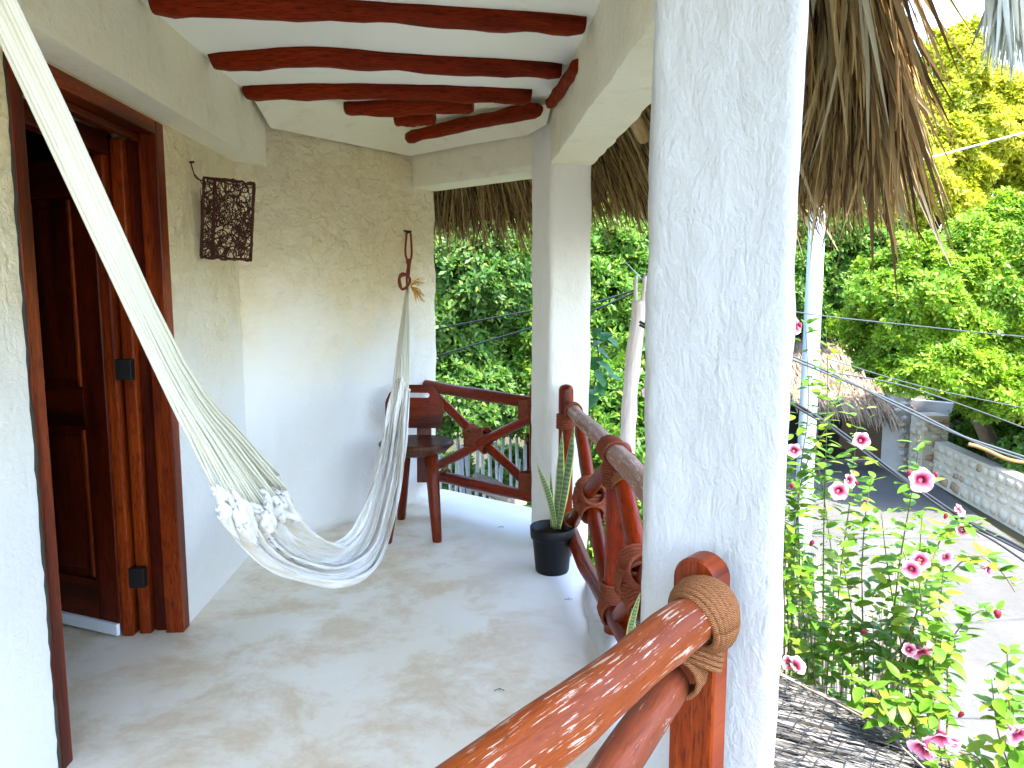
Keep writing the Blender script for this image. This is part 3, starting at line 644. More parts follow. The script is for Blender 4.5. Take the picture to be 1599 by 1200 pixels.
# ================================================================ CHAIR
ch = thing('wooden_chair', 'dark red wooden chair with handle slot in its back, by the wall corner', 'chair', (-.37, 4.5, 0))
def plate(name, outline, hole, org, ex, ez, ny, th, mt, parent, bev=.006):
    bm = bmesh.new(); org, ex, ez, ny = map(Vector, (org, ex, ez, ny))
    P = lambda a, b: org + ex*a + ez*b
    vo = [bm.verts.new(P(*p)) for p in outline]; eo = [bm.edges.new((vo[i], vo[(i+1) % len(vo)])) for i in range(len(vo))]
    if hole:
        vh = [bm.verts.new(P(*p)) for p in hole]; eo += [bm.edges.new((vh[i], vh[(i+1) % len(vh)])) for i in range(len(vh))]
    bmesh.ops.triangle_fill(bm, edges=eo, use_beauty=True)
    r = bmesh.ops.extrude_face_region(bm, geom=bm.faces[:]); bmesh.ops.translate(bm, vec=ny*th, verts=[g for g in r['geom'] if isinstance(g, bmesh.types.BMVert)])
    bmesh.ops.recalc_face_normals(bm, faces=bm.faces[:])
    sharp = [e for e in bm.edges if len(e.link_faces) == 2 and e.calc_face_angle(0) > .35]
    bmesh.ops.bevel(bm, geom=sharp, offset=bev, segments=2, affect='EDGES', clamp_overlap=True)
    uvl = bm.loops.layers.uv.new('UVMap')
    for f in bm.faces:
        for l in f.loops: l[uvl].uv = ((l.vert.co-org).dot(ez), (l.vert.co-org).dot(ex))
    me = bpy.data.meshes.new(name); bm.to_mesh(me); bm.free(); return link(name, me, mt, parent)
tz = Vector((0, .16, .987)).normalized(); ex = Vector((1, -.10, 0)).normalized(); ny = tz.cross(ex)*-1
cb = at(648, 640, 4.66)
out = [(-.17,-.11),(-.19,-.06),(-.19,.05),(-.165,.10),(-.12,.145),(-.08,.155),(.08,.155),(.12,.145),(.165,.09),(.185,.05),(.19,-.06),(.175,-.105),(.15,-.115),(-.15,-.115)]
out = [(a*.96, b*1.0) for a, b in out]
back = plate('backrest', out, [(-.095,.075),(-.095,.105),(.095,.105),(.095,.075)], cb, ex, tz, ny, .032, M_chair, ch)
mbox('back_post', (-.045,-.016,-.36),(.045,.016,.0), M_chair, ch, .007, Matrix.Translation(cb+Vector((.055,.012,-.10))) @ Matrix.Rotation(-.16, 4, 'X'))
ct = Vector((-.375, 4.47, .565))
out = [(.215*math.cos(a)*(1 if math.cos(a) > -.9 else .97), .20*math.sin(a)) for a in [2*math.pi*k/28 for k in range(28)]]
m = MB(); N = 28; V = []; F = []
for (k, z) in ((.0,-.004),(.70,-.006),(.93,.004),(1.0,-.010),(.99,-.022),(.80,-.06),(.50,-.082),(.0,-.085)):
    for j in range(N):
        an = 2*math.pi*j/N; V.append(ct + Vector((.225*k*math.cos(an), .20*k*math.sin(an), z)))
for i in range(7):
    for j in range(N): F.append((i*N+j, (i+1)*N+j, (i+1)*N+(j+1) % N, i*N+(j+1) % N))
m.add(V, F, [[(V[k].x, V[k].y) for k in f] for f in F], True); m.build('seat', M_seat, ch)
for (tx, ty), (bx, by) in (((-.28,4.40),(-.245,4.28)), ((-.47,4.40),(-.535,4.27)), ((-.30,4.56),(-.29,4.76)), ((-.45,4.56),(-.50,4.74))):
    m = MB(); p, q = Vector((tx,ty,.52)), Vector((bx,by,.0)); m.tube([p, p.lerp(q,.35), p.lerp(q,.7), q+Vector((0,0,.008)), q], [.040,.037,.033,.028,.025], 10, wob=.1); m.build('leg', M_chair, ch)

# ================================================================ POT PLANT
pt = thing('potted_snake_plant', 'snake plant with tall striped leaves in a black plastic pot', 'potted plant', (.385, 3.79, 0))
c = Vector((.385, 3.79, 0)); m = MB(); N = 32; V = []; F = []
prof = [(.0,.004),(.080,.004),(.084,.0),(.088,.01),(.104,.175),(.106,.18),(.113,.182),(.116,.20),(.118,.238),(.115,.242),(.110,.238),(.104,.19),(.0,.19)]
for r, z in prof:
    for j in range(N): V.append(c + Vector((r*math.cos(2*math.pi*j/N), r*math.sin(2*math.pi*j/N), z)))
for i in range(len(prof)-1):
    for j in range(N): F.append((i*N+j, i*N+(j+1) % N, (i+1)*N+(j+1) % N, (i+1)*N+j))
m.add(V, F, None, True); m.build('pot', M_black, pt)
m = MB(); m.tube([c+Vector((0,0,.18)), c+Vector((0,0,.197))], [.103,.100], 20, wob=.05); m.build('soil', mat('potting_soil', (.03,.02,.012), .95, .05), pt)
def m_snake():
    t = NT(mat('snake_plant_leaf', (.1,.2,.05), .4, .4)); v = t.coord('UV')
    sx = t.n('ShaderNodeSeparateXYZ'); t.l(v, sx.inputs[0])
    wv = t.n('ShaderNodeTexWave', wave_type='BANDS', bands_direction='Y'); t.l(v, wv.inputs[0]); wv.inputs['Scale'].default_value = 14; wv.inputs['Distortion'].default_value = 7; wv.inputs['Detail Scale'].default_value = 4
    col = t.mix(t.ramp(wv.outputs[0], [(.45,(0,0,0)),(.62,(1,1,1))]), (.22,.30,.13), (.035,.085,.03))
    ab = t.n('ShaderNodeMath', operation='ABSOLUTE'); t.l(sx.outputs[0], ab.inputs[0])
    return t.fin(t.mix(t.ramp(ab.outputs[0], [(.72,(0,0,0)),(.80,(1,1,1))]), col, (.62,.60,.16)))
M_snake = m_snake()
def blade(pts, w, parent, nrm=(0,-1,0), name='leaf'):
    pts = spline(pts, 16); n = len(pts); V = []; UV = []; nrm = Vector(nrm)
    for i, p in enumerate(pts):
        t = i/(n-1); d = (pts[min(i+1,n-1)]-pts[max(i-1,0)]).normalized(); s = d.cross(nrm).normalized(); f = s.cross(d)
        ww = w*(.55+.45*min(1, t*3))*(1-max(0, (t-.62)/.38)**1.7)+.0008
        for k in (-1,-.5,0,.5,1): V.append(tuple(p + s*ww*k + f*(.35*ww*(1-k*k)))); UV.append((k, t*len(pts)*.03))
    F = [(i*5+k, i*5+k+1, (i+1)*5+k+1, (i+1)*5+k) for i in range(n-1) for k in range(4)]
    o = npmesh(name, np.array(V), np.array(F), M_snake, parent, True, np.array(UV)); sm = o.modifiers.new('t','SOLIDIFY'); sm.thickness = .003; return o
blade([at(868,826,3.78), at(857,775,3.76), at(839,726,3.74)], .017, pt, (.3,-1,0))
blade([at(866,826,3.80), at(873,770,3.80), at(878,672,3.80)], .022, pt, (-.3,-1,0))
blade([at(872,826,3.77), at(885,750,3.77), at(897,664,3.76)], .021, pt, (-.6,-1,0))
blade([at(862,824,3.82), at(862,790,3.84), at(860,738,3.86)], .010, pt)
sp2 = thing('snake_plant_leaf', 'single green and yellow leaf poking up beside the nearest railing', 'plant', at(985,1012,2.25))
blade([at(983,1030,2.2), at(984,985,2.2), at(1000,925,2.2)], .012, sp2, (.4,-1,0)); blade([at(985,1035,2.21), at(990,1000,2.21), at(986,950,2.2)], .008, sp2, (0,-1,.2))

# ================================================================ THATCH ROOF
def blades(P, D, Ln, W, seg=4, up=(0,0,1), sag=.12, curl=.05, rg=None):
    """N narrow folded palm leaf strips from P along D; returns V, F, UV"""
    N = len(P); Dn = D/np.linalg.norm(D, axis=1, keepdims=True); U = np.array(up)[None]*np.ones((N,1))
    Sd = np.cross(Dn, U); Sd /= np.linalg.norm(Sd, axis=1, keepdims=True)+1e-9; a = rng.uniform(-1.1, 1.1, (N,1))
    Nn = np.cross(Sd, Dn); S2 = Sd*np.cos(a)+Nn*np.sin(a); N2 = -Sd*np.sin(a)+Nn*np.cos(a)
    cx = rng.normal(0, curl, (N,1)); rows = []; uv = []
    prof = [.75, 1, .92, .6, .08] if seg == 4 else list(np.interp(np.linspace(0,1,seg+1), [0,.3,.7,1], [.8,1,.8,.08]))
    for k in range(seg+1):
        t = k/seg; c = P + Dn*Ln[:,None]*t + np.array([[0,0,-1]])*(Ln[:,None]*sag*t*t) + Sd*cx*Ln[:,None]*t*t*2
        w_ = (W*prof[k])[:,None]
        rows += [c - S2*w_, c + N2*w_*.35, c + S2*w_]
        uv += [np.stack([np.zeros(N)+x+np.arange(N)*.37, t*Ln+np.arange(N)*.11], 1) for x in (0,.01,.02)]
    V = np.stack(rows, 1).reshape(-1, 3); UVs = np.stack(uv, 1).reshape(-1, 2); n = 3*(seg+1); f = []
    for k in range(seg):
        for j in (0, 1): f.append((3*k+j, 3*k+j+1, 3*k+3+j+1, 3*k+3+j))
    F = (np.array(f)[None] + (np.arange(N)*n)[:,None,None]).reshape(-1, 4)
    return V, F, UVs
IN = [(-1.75,4.75),(-.35,5.62),(.55,4.78),(.78,4.25),(.78,2.2),(.70,1.5),(.30,1.05),(-.45,.28)]
EV = [(-2.2,5.6),(-.30,6.35),(1.05,5.3),(1.37,4.4),(1.29,2.80),(.97,1.62),(.66,.98),(.05,.30)]
def pl(P, u):
    u = np.clip(u, 0, len(P)-1.001); k = u.astype(int); t = (u-k)[:,None]; A = np.array(P); return A[k]*(1-t)+A[k+1]*t
rf = thing('palm_thatch_roof', 'shaggy dry palm thatch eave hanging round the balcony openings', 'roof', (.9, 3, 2.6))
ZI, ZE = 2.60, 1.97
m = MB(); n = 60; u = np.linspace(0, 4.8, n); I, Ee = pl(IN, u), pl(EV, u); V = []; F = []
for i in range(n):
    ZE = 1.97 + float(np.interp(u[i], [0,1.5,2.2,3.2,4.7], [.13,.15,.20,.12,.05]))
    V += [(I[i][0], I[i][1], ZI-.02), (I[i][0]+(Ee[i][0]-I[i][0])*.72, I[i][1]+(Ee[i][1]-I[i][1])*.72, ZI+(ZE-ZI)*.66), (I[i][0]+(Ee[i][0]-I[i][0])*.78, I[i][1]+(Ee[i][1]-I[i][1])*.78, ZI+(ZE-ZI)*.70+.16), (I[i][0], I[i][1], ZI+.30)]
for i in range(n-1):
    for k in range(3): F.append((4*i+k, 4*i+k+1, 4*i+4+k+1, 4*i+4+k))
m.add(V, F); m.build('packed_core', M_thatchbase, rf); ZE = 1.97
def thatch(N, s0, s1, L0, L1, W0, W1, zoff, ulo=0, uhi=4.72, sag=.15, curl=.05):
    uu = rng.uniform(ulo, uhi, N); s = rng.uniform(s0, s1, N)[:,None]; I, Ee = pl(IN, uu), pl(EV, np.clip(uu + rng.normal(0,.06,N), 0, 7))
    P2 = I*(1-s)+Ee*s; rise = np.interp(uu, [0,1.5,2.2,3.2,4.7], [.13,.15,.20,.12,.05]); z = ZI+(ZE+rise-ZI)*s[:,0]+zoff+rng.normal(0,.018,N); P = np.concatenate([P2, z[:,None]], 1)
    D = np.concatenate([Ee-I, (ZE+rise*.8-ZI)[:,None]*1.15], 1); D = D/np.linalg.norm(D,axis=1,keepdims=True)
    D += rng.normal(0, .13, (N,3))*np.array([1,1,.6]); D[:,2] -= rng.uniform(0,.35,N)*s[:,0]*(1-.7*np.clip(uu-2.6,0,1)); D[:,1] -= .08*np.clip(uu-3.0,0,1)
    return blades(P, D, rng.uniform(L0, L1, N)*np.interp(uu, [0,1.5,2.2,3.3,4.7], [.86,.84,.74,.86,.84]), rng.uniform(W0, W1, N), sag=sag, curl=curl)
parts = [thatch(3600, 0, .75, .35, .75, .004, .009, -.03), thatch(3200, .45, .95, .25, .50, .003, .008, -.01, sag=.3), thatch(2600, .5, 1.0, .2, .42, .003, .007, .10, sag=.4), thatch(1500, 0, .9, .4, .7, .005, .010, .22), thatch(3200, .55, 1.0, .22, .40, .003, .007, .04, 2.5, 4.74, sag=.3), thatch(1800, .1, .9, .3, .6, .005, .009, -.02, 2.8, 4.72)]
off = 0; VV = []; FF = []; UU = []
for V, F, U_ in parts: VV.append(V); FF.append(F+off); UU.append(U_); off += len(V)
o = npmesh('thatch_strands', np.concatenate(VV), np.concatenate(FF), M_thatch, rf, False, np.concatenate(UU)); tag(o, kind='stuff')
V, F, U_ = thatch(240, .1, .85, .40, .75, .008, .015, -.06, 2.6, 4.7, curl=.09)     # broad single strips that can be told apart
M_strip = []
for i, cc_ in enumerate([(.36,.26,.12), (.52,.43,.25), (.14,.08,.035), (.42,.36,.22)]): M_strip.append(mat('palm_strip_%s' % ['straw','pale','brown','greyish'][i], cc_, .75, .2))
for i in range(240):
    o = npmesh('palm_strip', V[i*15:(i+1)*15], F[:8], M_strip[i % 4], rf, False, U_[i*15:(i+1)*15])
for (u, v, y, u2, v2, y2) in ((1180,60,2.25,1288,132,2.5), (740,240,5.4,800,300,5.75), (960,120,3.1,1005,215,3.6)):
    p, q = at(u,v,y), at(u2,v2,y2); m = MB(); m.tube([p, p.lerp(q,.5), q], [.034,.034,.032], 10, wob=.1); m.build('rafter', m_grey_wood('rafter_wood', (.34,.20,.09), (.50,.33,.17)) if 'rafter_wood' not in bpy.data.materials else bpy.data.materials['rafter_wood'], rf)
# pale frond hanging in the top right corner
fr_ = thing('hanging_palm_frond', 'pale palm frond hanging down in the top right corner', 'palm frond', (1.1,1.5,2.4))
N = 260; P = np.array([tuple(at(1560+random.uniform(-25,60), -190+random.uniform(-40,40), 1.5+random.uniform(-.06,.06))) for _ in range(N)])
T = np.array([tuple(at(1553+abs(random.gauss(0,50)), random.uniform(40,110) + (20 if k % 5 == 0 else 0), 1.5+random.uniform(-.1,.1))) for k in range(N)])
V, F, U_ = blades(P, T-P, np.linalg.norm(T-P, axis=1), rng.uniform(.004,.010,N), sag=.02, curl=.03)
tag(npmesh('frond_strands', V, F, M_thatchpale, fr_, False, U_), kind='stuff')
m = MB(); m.tube([Vector((.60,1.45,2.52)), at(1580,-200,1.5)+Vector((0,0,.02))], .02, 8); m.build('frond_stalk', M_fork, fr_)

# low thatch roof with wire netting, just below the floor level
lr = thing('low_thatch_roof', 'weathered grey thatch eave under black wire netting, just below the balcony', 'roof', (1, 2, -.1))
IN2 = [(.67,3.25),(.67,2.4),(.67,1.2),(.62,.2)]; EV2 = [(1.02,3.32),(1.50,2.45),(1.62,1.35),(1.75,.2)]
ZI2, ZE2 = -.01, -.16
n = 40; u = np.linspace(0,3,n); I, Ee = pl(IN2,u), pl(EV2,u); V = []; F = []
for i in range(n):
    for t, z in ((0,ZI2-.03),(.5,(ZI2+ZE2)/2),(1,ZE2-.03),(1,ZE2-.20),(0,ZI2-.3)): V.append((I[i][0]*(1-t)+Ee[i][0]*t, I[i][1]*(1-t)+Ee[i][1]*t, z))
for i in range(n-1):
    for k in range(4): F.append((5*i+k, 5*i+k+1, 5*i+6+k, 5*i+5+k))
m = MB(); m.add(V, F); m.build('packed_core', M_thatchbase, lr)
N = 5200; uu = rng.uniform(0,3,N); s = rng.uniform(-.05,.93,N)[:,None]; I, Ee = pl(IN2,uu), pl(EV2,np.clip(uu+.0,0,3)); P2 = I*(1-s)+Ee*s
P = np.concatenate([P2, (ZI2+(ZE2-ZI2)*s[:,0]+rng.uniform(-.01,.03,N))[:,None]],1); D = np.concatenate([Ee-I, np.full((N,1),(ZE2-ZI2))],1); D /= np.linalg.norm(D,axis=1,keepdims=True)
D += rng.normal(0,.10,(N,3))*np.array([1,1,.4]) + np.array([[.12,-.30,0]])
V, F, U_ = blades(P, D, rng.uniform(.12,.34,N), rng.uniform(.0025,.006,N), sag=.05, curl=.05)
tag(npmesh('thatch_strands', V, F, M_thatchgrey, lr, False, U_), kind='stuff')
m = MB()
def lp(u_, t): 
    a = pl(IN2, np.array([u_]))[0]; b = pl(EV2, np.array([u_]))[0]; return Vector((a[0]*(1-t)+b[0]*t, a[1]*(1-t)+b[1]*t, ZI2+(ZE2-ZI2)*t+.042+.006*math.sin(u_*40+t*9)))
for sgn in (-1, 1):
    for k in range(-24, 60):
        pts = []
        for i in range(22):
            t = i/21; u_ = k*.058 + sgn*t*.62 + .012*math.sin(i*1.6+k)
            if 0 <= u_ <= 3: pts.append(lp(u_, t))
        if len(pts) > 2: m.tube(pts, .0019, 4)
tag(m.build('wire_netting', M_cable, lr), kind='stuff')
m = MB(); m.tube([lp(u_, 1.0)+Vector((0,0,.0)) for u_ in np.linspace(0,3,24)], .006, 6); m.tube([lp(u_, .93)+Vector((0,0,.008)) for u_ in np.linspace(0,3,24)], .004, 6); m.build('edge_cane', M_stick, lr)

# ================================================================ FLOWERING SHRUBS
def leaf_mesh(name, L, W, mt, droop=.25):
    V = []; F = []; n = 7
    for i in range(n+1):
        t = i/n; w_ = W*math.sin(math.pi*min(1, t**.8))**.75*(1 if t < 1 else 0)
        x = L*t; z = -droop*L*t*t
        V += [(x,-w_,z+.20*w_),(x,0,z-.0),(x,w_,z+.20*w_)]
    for i in range(n):
        for k in (0,1): F.append((3*i+k, 3*i+3+k, 3*i+4+k, 3*i+1+k))
    me = bpy.data.meshes.new(name); me.from_pydata(V, [], F); me.materials.append(mt); me.polygons.foreach_set('use_smooth', [True]*len(F)); me.update(); return me
LM = [leaf_mesh('leaf', 1, .24, L_shrub, .15), leaf_mesh('leaf', 1, .28, L_shrub, .4), leaf_mesh('leaf', 1, .21, L_shrub, .05)]
def m_petal():
    t = NT(mat('pink_petal', (.7,.2,.4), .55, .3)); v = t.coord('UV'); sx = t.n('ShaderNodeSeparateXYZ'); t.l(v, sx.inputs[0])
    ad = t.n('ShaderNodeMath', operation='MULTIPLY_ADD'); t.l(t.noise(t.coord('UV',(30,3,1)), 1, 2), ad.inputs[0]); ad.inputs[1].default_value = .25; t.l(sx.outputs[1], ad.inputs[2])
    col = t.ramp(ad.outputs[0], [(.28,(.12,.003,.015)),(.42,(.38,.02,.07)),(.62,(.66,.18,.30)),(1.0,(.86,.52,.64))])
    tb = t.n('ShaderNodeBsdfTranslucent'); t.l(col, tb.inputs[0]); mx = t.n('ShaderNodeMixShader'); mx.inputs[0].default_value = .3
    t.l(t.b.outputs[0], mx.inputs[1]); t.l(tb.outputs[0], mx.inputs[2]); t.l(mx.outputs[0], t.t.nodes['Material Output'].inputs[0]); return t.fin(col)
M_petal = m_petal(); M_throat = mat('dark_pink_flower_tube', (.45,.10,.16), .6, .3); M_bud = mat('crimson_bud', (.35,.02,.05), .5, .3)
def petal_mesh():      # one petal, radius 1, along +x, flower faces +z
    V = []; UV = []; F = []; n = 7; k = 5
    for i in range(n+1):
        t = i/n; r = .10 + .90*t; z = -.42*(1-t)**2.2 - .06*t*t + (.0 if t < .9 else -.05)
        half = (.05 + .62*t**.85)*(1 - max(0,(t-.72)/.28)**2*.42)
        for j in range(-k, k+1):
            s = j/k; y = half*s; V.append((r - .22*abs(s)**2*t, y, z + .10*s*t + .05*s*s*t - .05*math.sin(s*4+1)*t)); UV.append((s*.5, t))
    m_ = 2*k+1
    for i in range(n):
        for j in range(m_-1): F.append((i*m_+j, (i+1)*m_+j, (i+1)*m_+j+1, i*m_+j+1))
    me = bpy.data.meshes.new('petal'); me.from_pydata(V, [], F); l = me.uv_layers.new(name='UVMap')
    for lo in me.loops: l.data[lo.index].uv = UV[lo.vertex_index]
    me.materials.append(M_petal); me.polygons.foreach_set('use_smooth', [True]*len(F)); me.update(); return me
PET = petal_mesh()
m = MB(); m.tube([(0,0,-.36),(0,0,-.55),(0,0,-.85),(0,0,-1.05)], [.16,.17,.09,.06], 10); _o = m.build('flower_tube', M_throat); TUBE = _o.data; bpy.data.objects.remove(_o)
m = MB(); m.tube([(0,0,0),(0,0,.25),(0,0,.7),(0,0,1)], [.10,.22,.28,.03], 8); _o = m.build('bud', M_bud); BUD = _o.data; bpy.data.objects.remove(_o)
def put(name, me, M, parent):
    o = bpy.data.objects.new(name, me); C.objects.link(o); o.parent = parent; o.matrix_parent_inverse = Matrix.Translation(parent.location).inverted() if parent.type == 'EMPTY' and parent.parent is None else Matrix.Identity(4)
    o.matrix_basis = M; return o
def flower(p, r, face, parent, close=0):
    r *= .88
    q = Vector(face).to_track_quat('Z', 'X').to_matrix().to_4x4()
    # the tube is the part, its petals are sub-parts
    root = put('flower', TUBE, Matrix.Translation(p) @ q @ Matrix.Scale(r, 4), parent)
    spin = random.uniform(0, 1.2)
    for k in range(5):
        o = bpy.data.objects.new('petal', PET); C.objects.link(o); o.parent = root
        o.matrix_basis = Matrix.Rotation(spin+k*2*math.pi/5, 4, 'Z') @ Matrix.Rotation(random.uniform(-.12,.12) - close*.9, 4, 'Y') @ Matrix.Diagonal((1, random.uniform(.9,1.05), 1, 1))
    return root
def bud(p, r, parent, d=(0,0,1)):
    q = Vector(d).to_track_quat('Z','X').to_matrix().to_4x4(); put('bud', BUD, Matrix.Translation(p) @ q @ Matrix.Scale(r, 4), parent)
def shrub(lab, stems, flowers, buds, maxleaf, base_y, Ls=(.055,.085), whorl=.048, group='pink flowering shrubs beside the balcony'):
    y0 = stems[0][0][2]; root = thing('flowering_shrub', lab, 'shrub', (at(*stems[0][0]).x, y0, -3.0), group); leaves = []
    for st in stems:
        pts = [at(*p) for p in st]; b = pts[0] + Vector((random.uniform(-.1,.1), random.uniform(0,.15), 0)); b.z = -3.0
        lo = pts[0]-(pts[1]-pts[0]).normalized()*.35; full = [b, b.lerp(lo,.5)] + spline([lo] + pts, 10*len(pts)); m = MB(); n = len(full); m.tube(full, [.0045-.0032*i/(n-1) for i in range(n)], 5); m.build('stem', M_stem, root)
        vis = spline(pts, 60); acc = 0; ln = 0; tot = sum((vis[i]-vis[i-1]).length for i in range(1, 61))
        for i in range(1, 61):
            ln += (vis[i]-vis[i-1]).length; acc += (vis[i]-vis[i-1]).length
            if acc > whorl*.62*random.uniform(.7,1.4):
                acc = 0; k = random.choice((2,3,3,4)); a0 = random.uniform(0,6.28); tt = ln/tot
                for j in range(k):
                    an = a0 + j*2*math.pi/k + random.uniform(-.4,.4); el = random.uniform(-.25,.55) + .35*(tt > .9)
                    d = Vector((math.cos(an)*math.cos(el), math.sin(an)*math.cos(el), math.sin(el))); leaves.append((vis[i] + Vector((random.gauss(0,.018), random.gauss(0,.018), 0)), d, random.uniform(*Ls)*(1-.35*(tt > .88))))
    random.shuffle(leaves)
    for p, d, L in leaves[:maxleaf]:
        q = d.to_track_quat('X','Z').to_matrix().to_4x4() @ Matrix.Rotation(random.uniform(-.5,.5), 4, 'X')
        put('leaf', random.choice(LM), Matrix.Translation(p + d*.008) @ q @ Matrix.Scale(L, 4), root)
    if len(leaves) > maxleaf:
        sm = MB(); src = LM[0]; sv = [v.co.copy() for v in src.vertices]; sf = [tuple(f.vertices) for f in src.polygons]
        for p, d, L in leaves[maxleaf:]:
            q = Matrix.Translation(p + d*.008) @ d.to_track_quat('X','Z').to_matrix().to_4x4() @ Matrix.Rotation(random.uniform(-.5,.5), 4, 'X') @ Matrix.Scale(L*.9, 4); sm.add([q @ v for v in sv], sf, None, True)
        tag(sm.build('small_leaves', L_stuff, root), kind='stuff')
    for (u, v, y, r, fx) in flowers: flower(at(u, v, y), r, fx, root, random.choice((0,0,.25)))
    for (u, v, y, r) in buds: bud(at(u, v, y), r, root, (random.uniform(-.5,.5), -.4, .8))
    return root
f0 = (-.3,-1,.25)
shrub('tall flowering shrub climbing along the right edge of the big white pillar',
 [[(1262,1060,3.2),(1246,800,3.1),(1262,640,3.1),(1258,508,3.1)], [(1285,1060,3.3),(1286,850,3.2),(1292,610,3.2),(1290,515,3.2)], [(1235,1010,3.15),(1250,760,3.1),(1300,650,3.1),(1318,570,3.1)],
  [(1300,1050,3.2),(1312,900,3.1),(1330,760,3.1),(1340,640,3.0)], [(1225,1010,3.0),(1225,900,3.0),(1238,830,3.0),(1250,760,3.0)], [(1255,1050,3.4),(1300,940,3.3),(1290,800,3.3),(1270,690,3.3)], [(1230,960,3.1),(1225,820,3.1),(1225,700,3.1),(1240,600,3.1)], [(1270,1040,3.0),(1262,960,3.0),(1240,900,3.0),(1222,860,3.0)]],
 [(1345,688,2.95,.042,f0),(1240,704,3.0,.036,f0),(1310,767,2.9,.046,f0),(1327,751,2.95,.036,(.3,-1,.4)),(1244,508,3.05,.045,(.6,-.8,.3)),(1350,784,3.1,.02,f0)],
 [(1265,853,3.0,.035),(1236,763,2.9,.03),(1250,512,3.05,.03),(1338,758,2.9,.025)], 300, 3.1)
shrub('flowering shrub in front of the sandy road with the largest pink blossom on top',
 [[(1385,1060,2.8),(1402,900,2.7),(1420,790,2.6),(1438,680,2.6)], [(1462,1130,2.55),(1440,960,2.5),(1436,880,2.5),(1440,800,2.5)], [(1455,1060,2.6),(1468,940,2.6),(1476,870,2.6)], [(1350,1050,2.9),(1346,900,2.9),(1352,800,2.9),(1362,740,2.9)],
  [(1420,1070,2.8),(1398,960,2.8),(1384,870,2.8),(1376,800,2.8)], [(1480,1090,2.6),(1482,1010,2.7),(1520,960,2.7),(1560,958,2.7)], [(1440,960,2.7),(1480,900,2.8),(1520,868,2.8),(1560,890,2.8),(1585,925,2.8)], [(1455,1100,2.6),(1475,1010,2.6),(1492,1000,2.6)],
  [(1330,1060,2.9),(1330,960,2.9),(1316,880,2.9)], [(1400,1080,2.6),(1425,990,2.6),(1430,930,2.6),(1410,860,2.6)], [(1440,930,2.7),(1470,840,2.8),(1500,815,2.9),(1530,840,2.9)]],
 [(1440,751,2.42,.052,(-.25,-1,.1)),(1437,876,2.42,.040,f0),(1423,890,2.40,.038,(-.6,-.9,0)),(1478,872,2.55,.036,(.2,-1,-.1)),(1545,890,2.75,.036,(.5,-.8,0)),(1440,1022,2.5,.05,(0,-.7,-.5)),(1500,797,2.85,.032,(.3,-.6,.5)),(1502,828,2.85,.03,f0),(1420,1015,2.5,.03,f0)],
 [(1558,965,2.68,.05),(1475,810,2.8,.03),(1350,990,2.8,.035),(1418,744,2.42,.028),(1462,745,2.42,.022),(1485,838,2.8,.03)], 300, 2.7, (.058,.092), .05)
shrub('low flowering shrub in the bottom right corner with big drooping pink blossoms',
 [[(1600,1260,2.2),(1578,1120,2.2),(1572,1010,2.2)], [(1640,1200,2.3),(1610,1100,2.3),(1600,1030,2.3)], [(1590,1230,2.2),(1560,1150,2.2),(1548,1060,2.2)], [(1560,1230,2.25),(1520,1180,2.25),(1470,1190,2.2),(1450,1200,2.2)], [(1440,1180,2.3),(1420,1110,2.4),(1380,1090,2.4),(1320,1050,2.5)], [(1470,1150,2.3),(1450,1080,2.4),(1400,1060,2.5)], [(1410,1130,2.4),(1370,1110,2.4),(1350,1090,2.4)]],
 [(1470,1155,2.05,.060,(-.3,-.6,-.7)),(1440,1170,2.05,.050,(-.8,-.5,-.5)),(1592,1150,2.0,.05,(.2,-1,-.3)),(1488,1162,2.1,.03,f0)], [(1497,1120,2.3,.03)], 190, 2.2, (.06,.085), .05)
shrub('yellowing ground level shrub growing up against the grey netted thatch edge',
 [[(1222+i*22, 1100+i*8, 3.35-i*.06), (1226+i*23, 1000+i*6, 3.3-i*.06), (1220+i*22+random.uniform(-20,20), 930+i*7+random.uniform(-30,40), 3.25-i*.06)] for i in range(11)],
 [], [], 290, 3.2, (.05,.08), .045)
fw = thing('fallen_flower', 'crumpled pink blossom lying on the grey netted thatch', 'flower', at(1243,1040,2.62)); flower(at(1243,1040,2.62), .045, (.3,-.5,.6), fw, .5); flower(at(1232,1036,2.66), .035, (-.6,-.4,.4), fw, .6)
pf = thing('pink_flower_stem', 'single pale pink blossom at the left edge of the big white pillar', 'flower', (1.0,4.2,-3))
p = at(1011,613,4.2); m = MB(); m.tube(spline([Vector((1.05,4.3,-3)), Vector((1.04,4.25,-1)), p+Vector((.03,.03,-.02))], 16), .005, 5); m.build('stem', M_stem, pf); flower(p, .04, f0, pf, .3)

# ================================================================ THE STREET
m = MB(); m.add([(-150,-150,-3),(150,-150,-3),(150,150,-3),(-150,150,-3)], [(0,1,2,3)]); struct(m.build('ground', M_ground))
m = MB(); m.prism([(2.2,-30),(8.9,-30),(9.6,12.4),(10.9,17.6),(10.6,19.5),(8.5,22),(5.5,22),(5.0,16),(2.9,7)], -3.05, -2.99); struct(m.build('road', M_road))
def pole(lab, base, h, r0, r1, extras=None):
    t = thing('utility_pole', lab, 'utility pole', base, 'utility poles along the street'); b = Vector(base); m = MB(); m.tube([b + Vector((0,0,h*i/8)) for i in range(9)], [r0+(r1-r0)*i/8 for i in range(9)], 18); m.build('shaft', M_concrete, t)
    m = MB(); m.tube([b+Vector((-.6,0,h-.4)), b+Vector((.6,0,h-.4))], .05, 6); m.build('crossarm', M_concrete, t); return t
pole('tall pale concrete utility pole between the thatch and the road', (4.72,10.4,-3), 8, .13, .10)
pf_ = at(955,352,24); t2 = pole('distant utility pole with a transformer, seen between the pillars', (pf_.x, 24, -3), pf_.z+3.2, .20, .17)
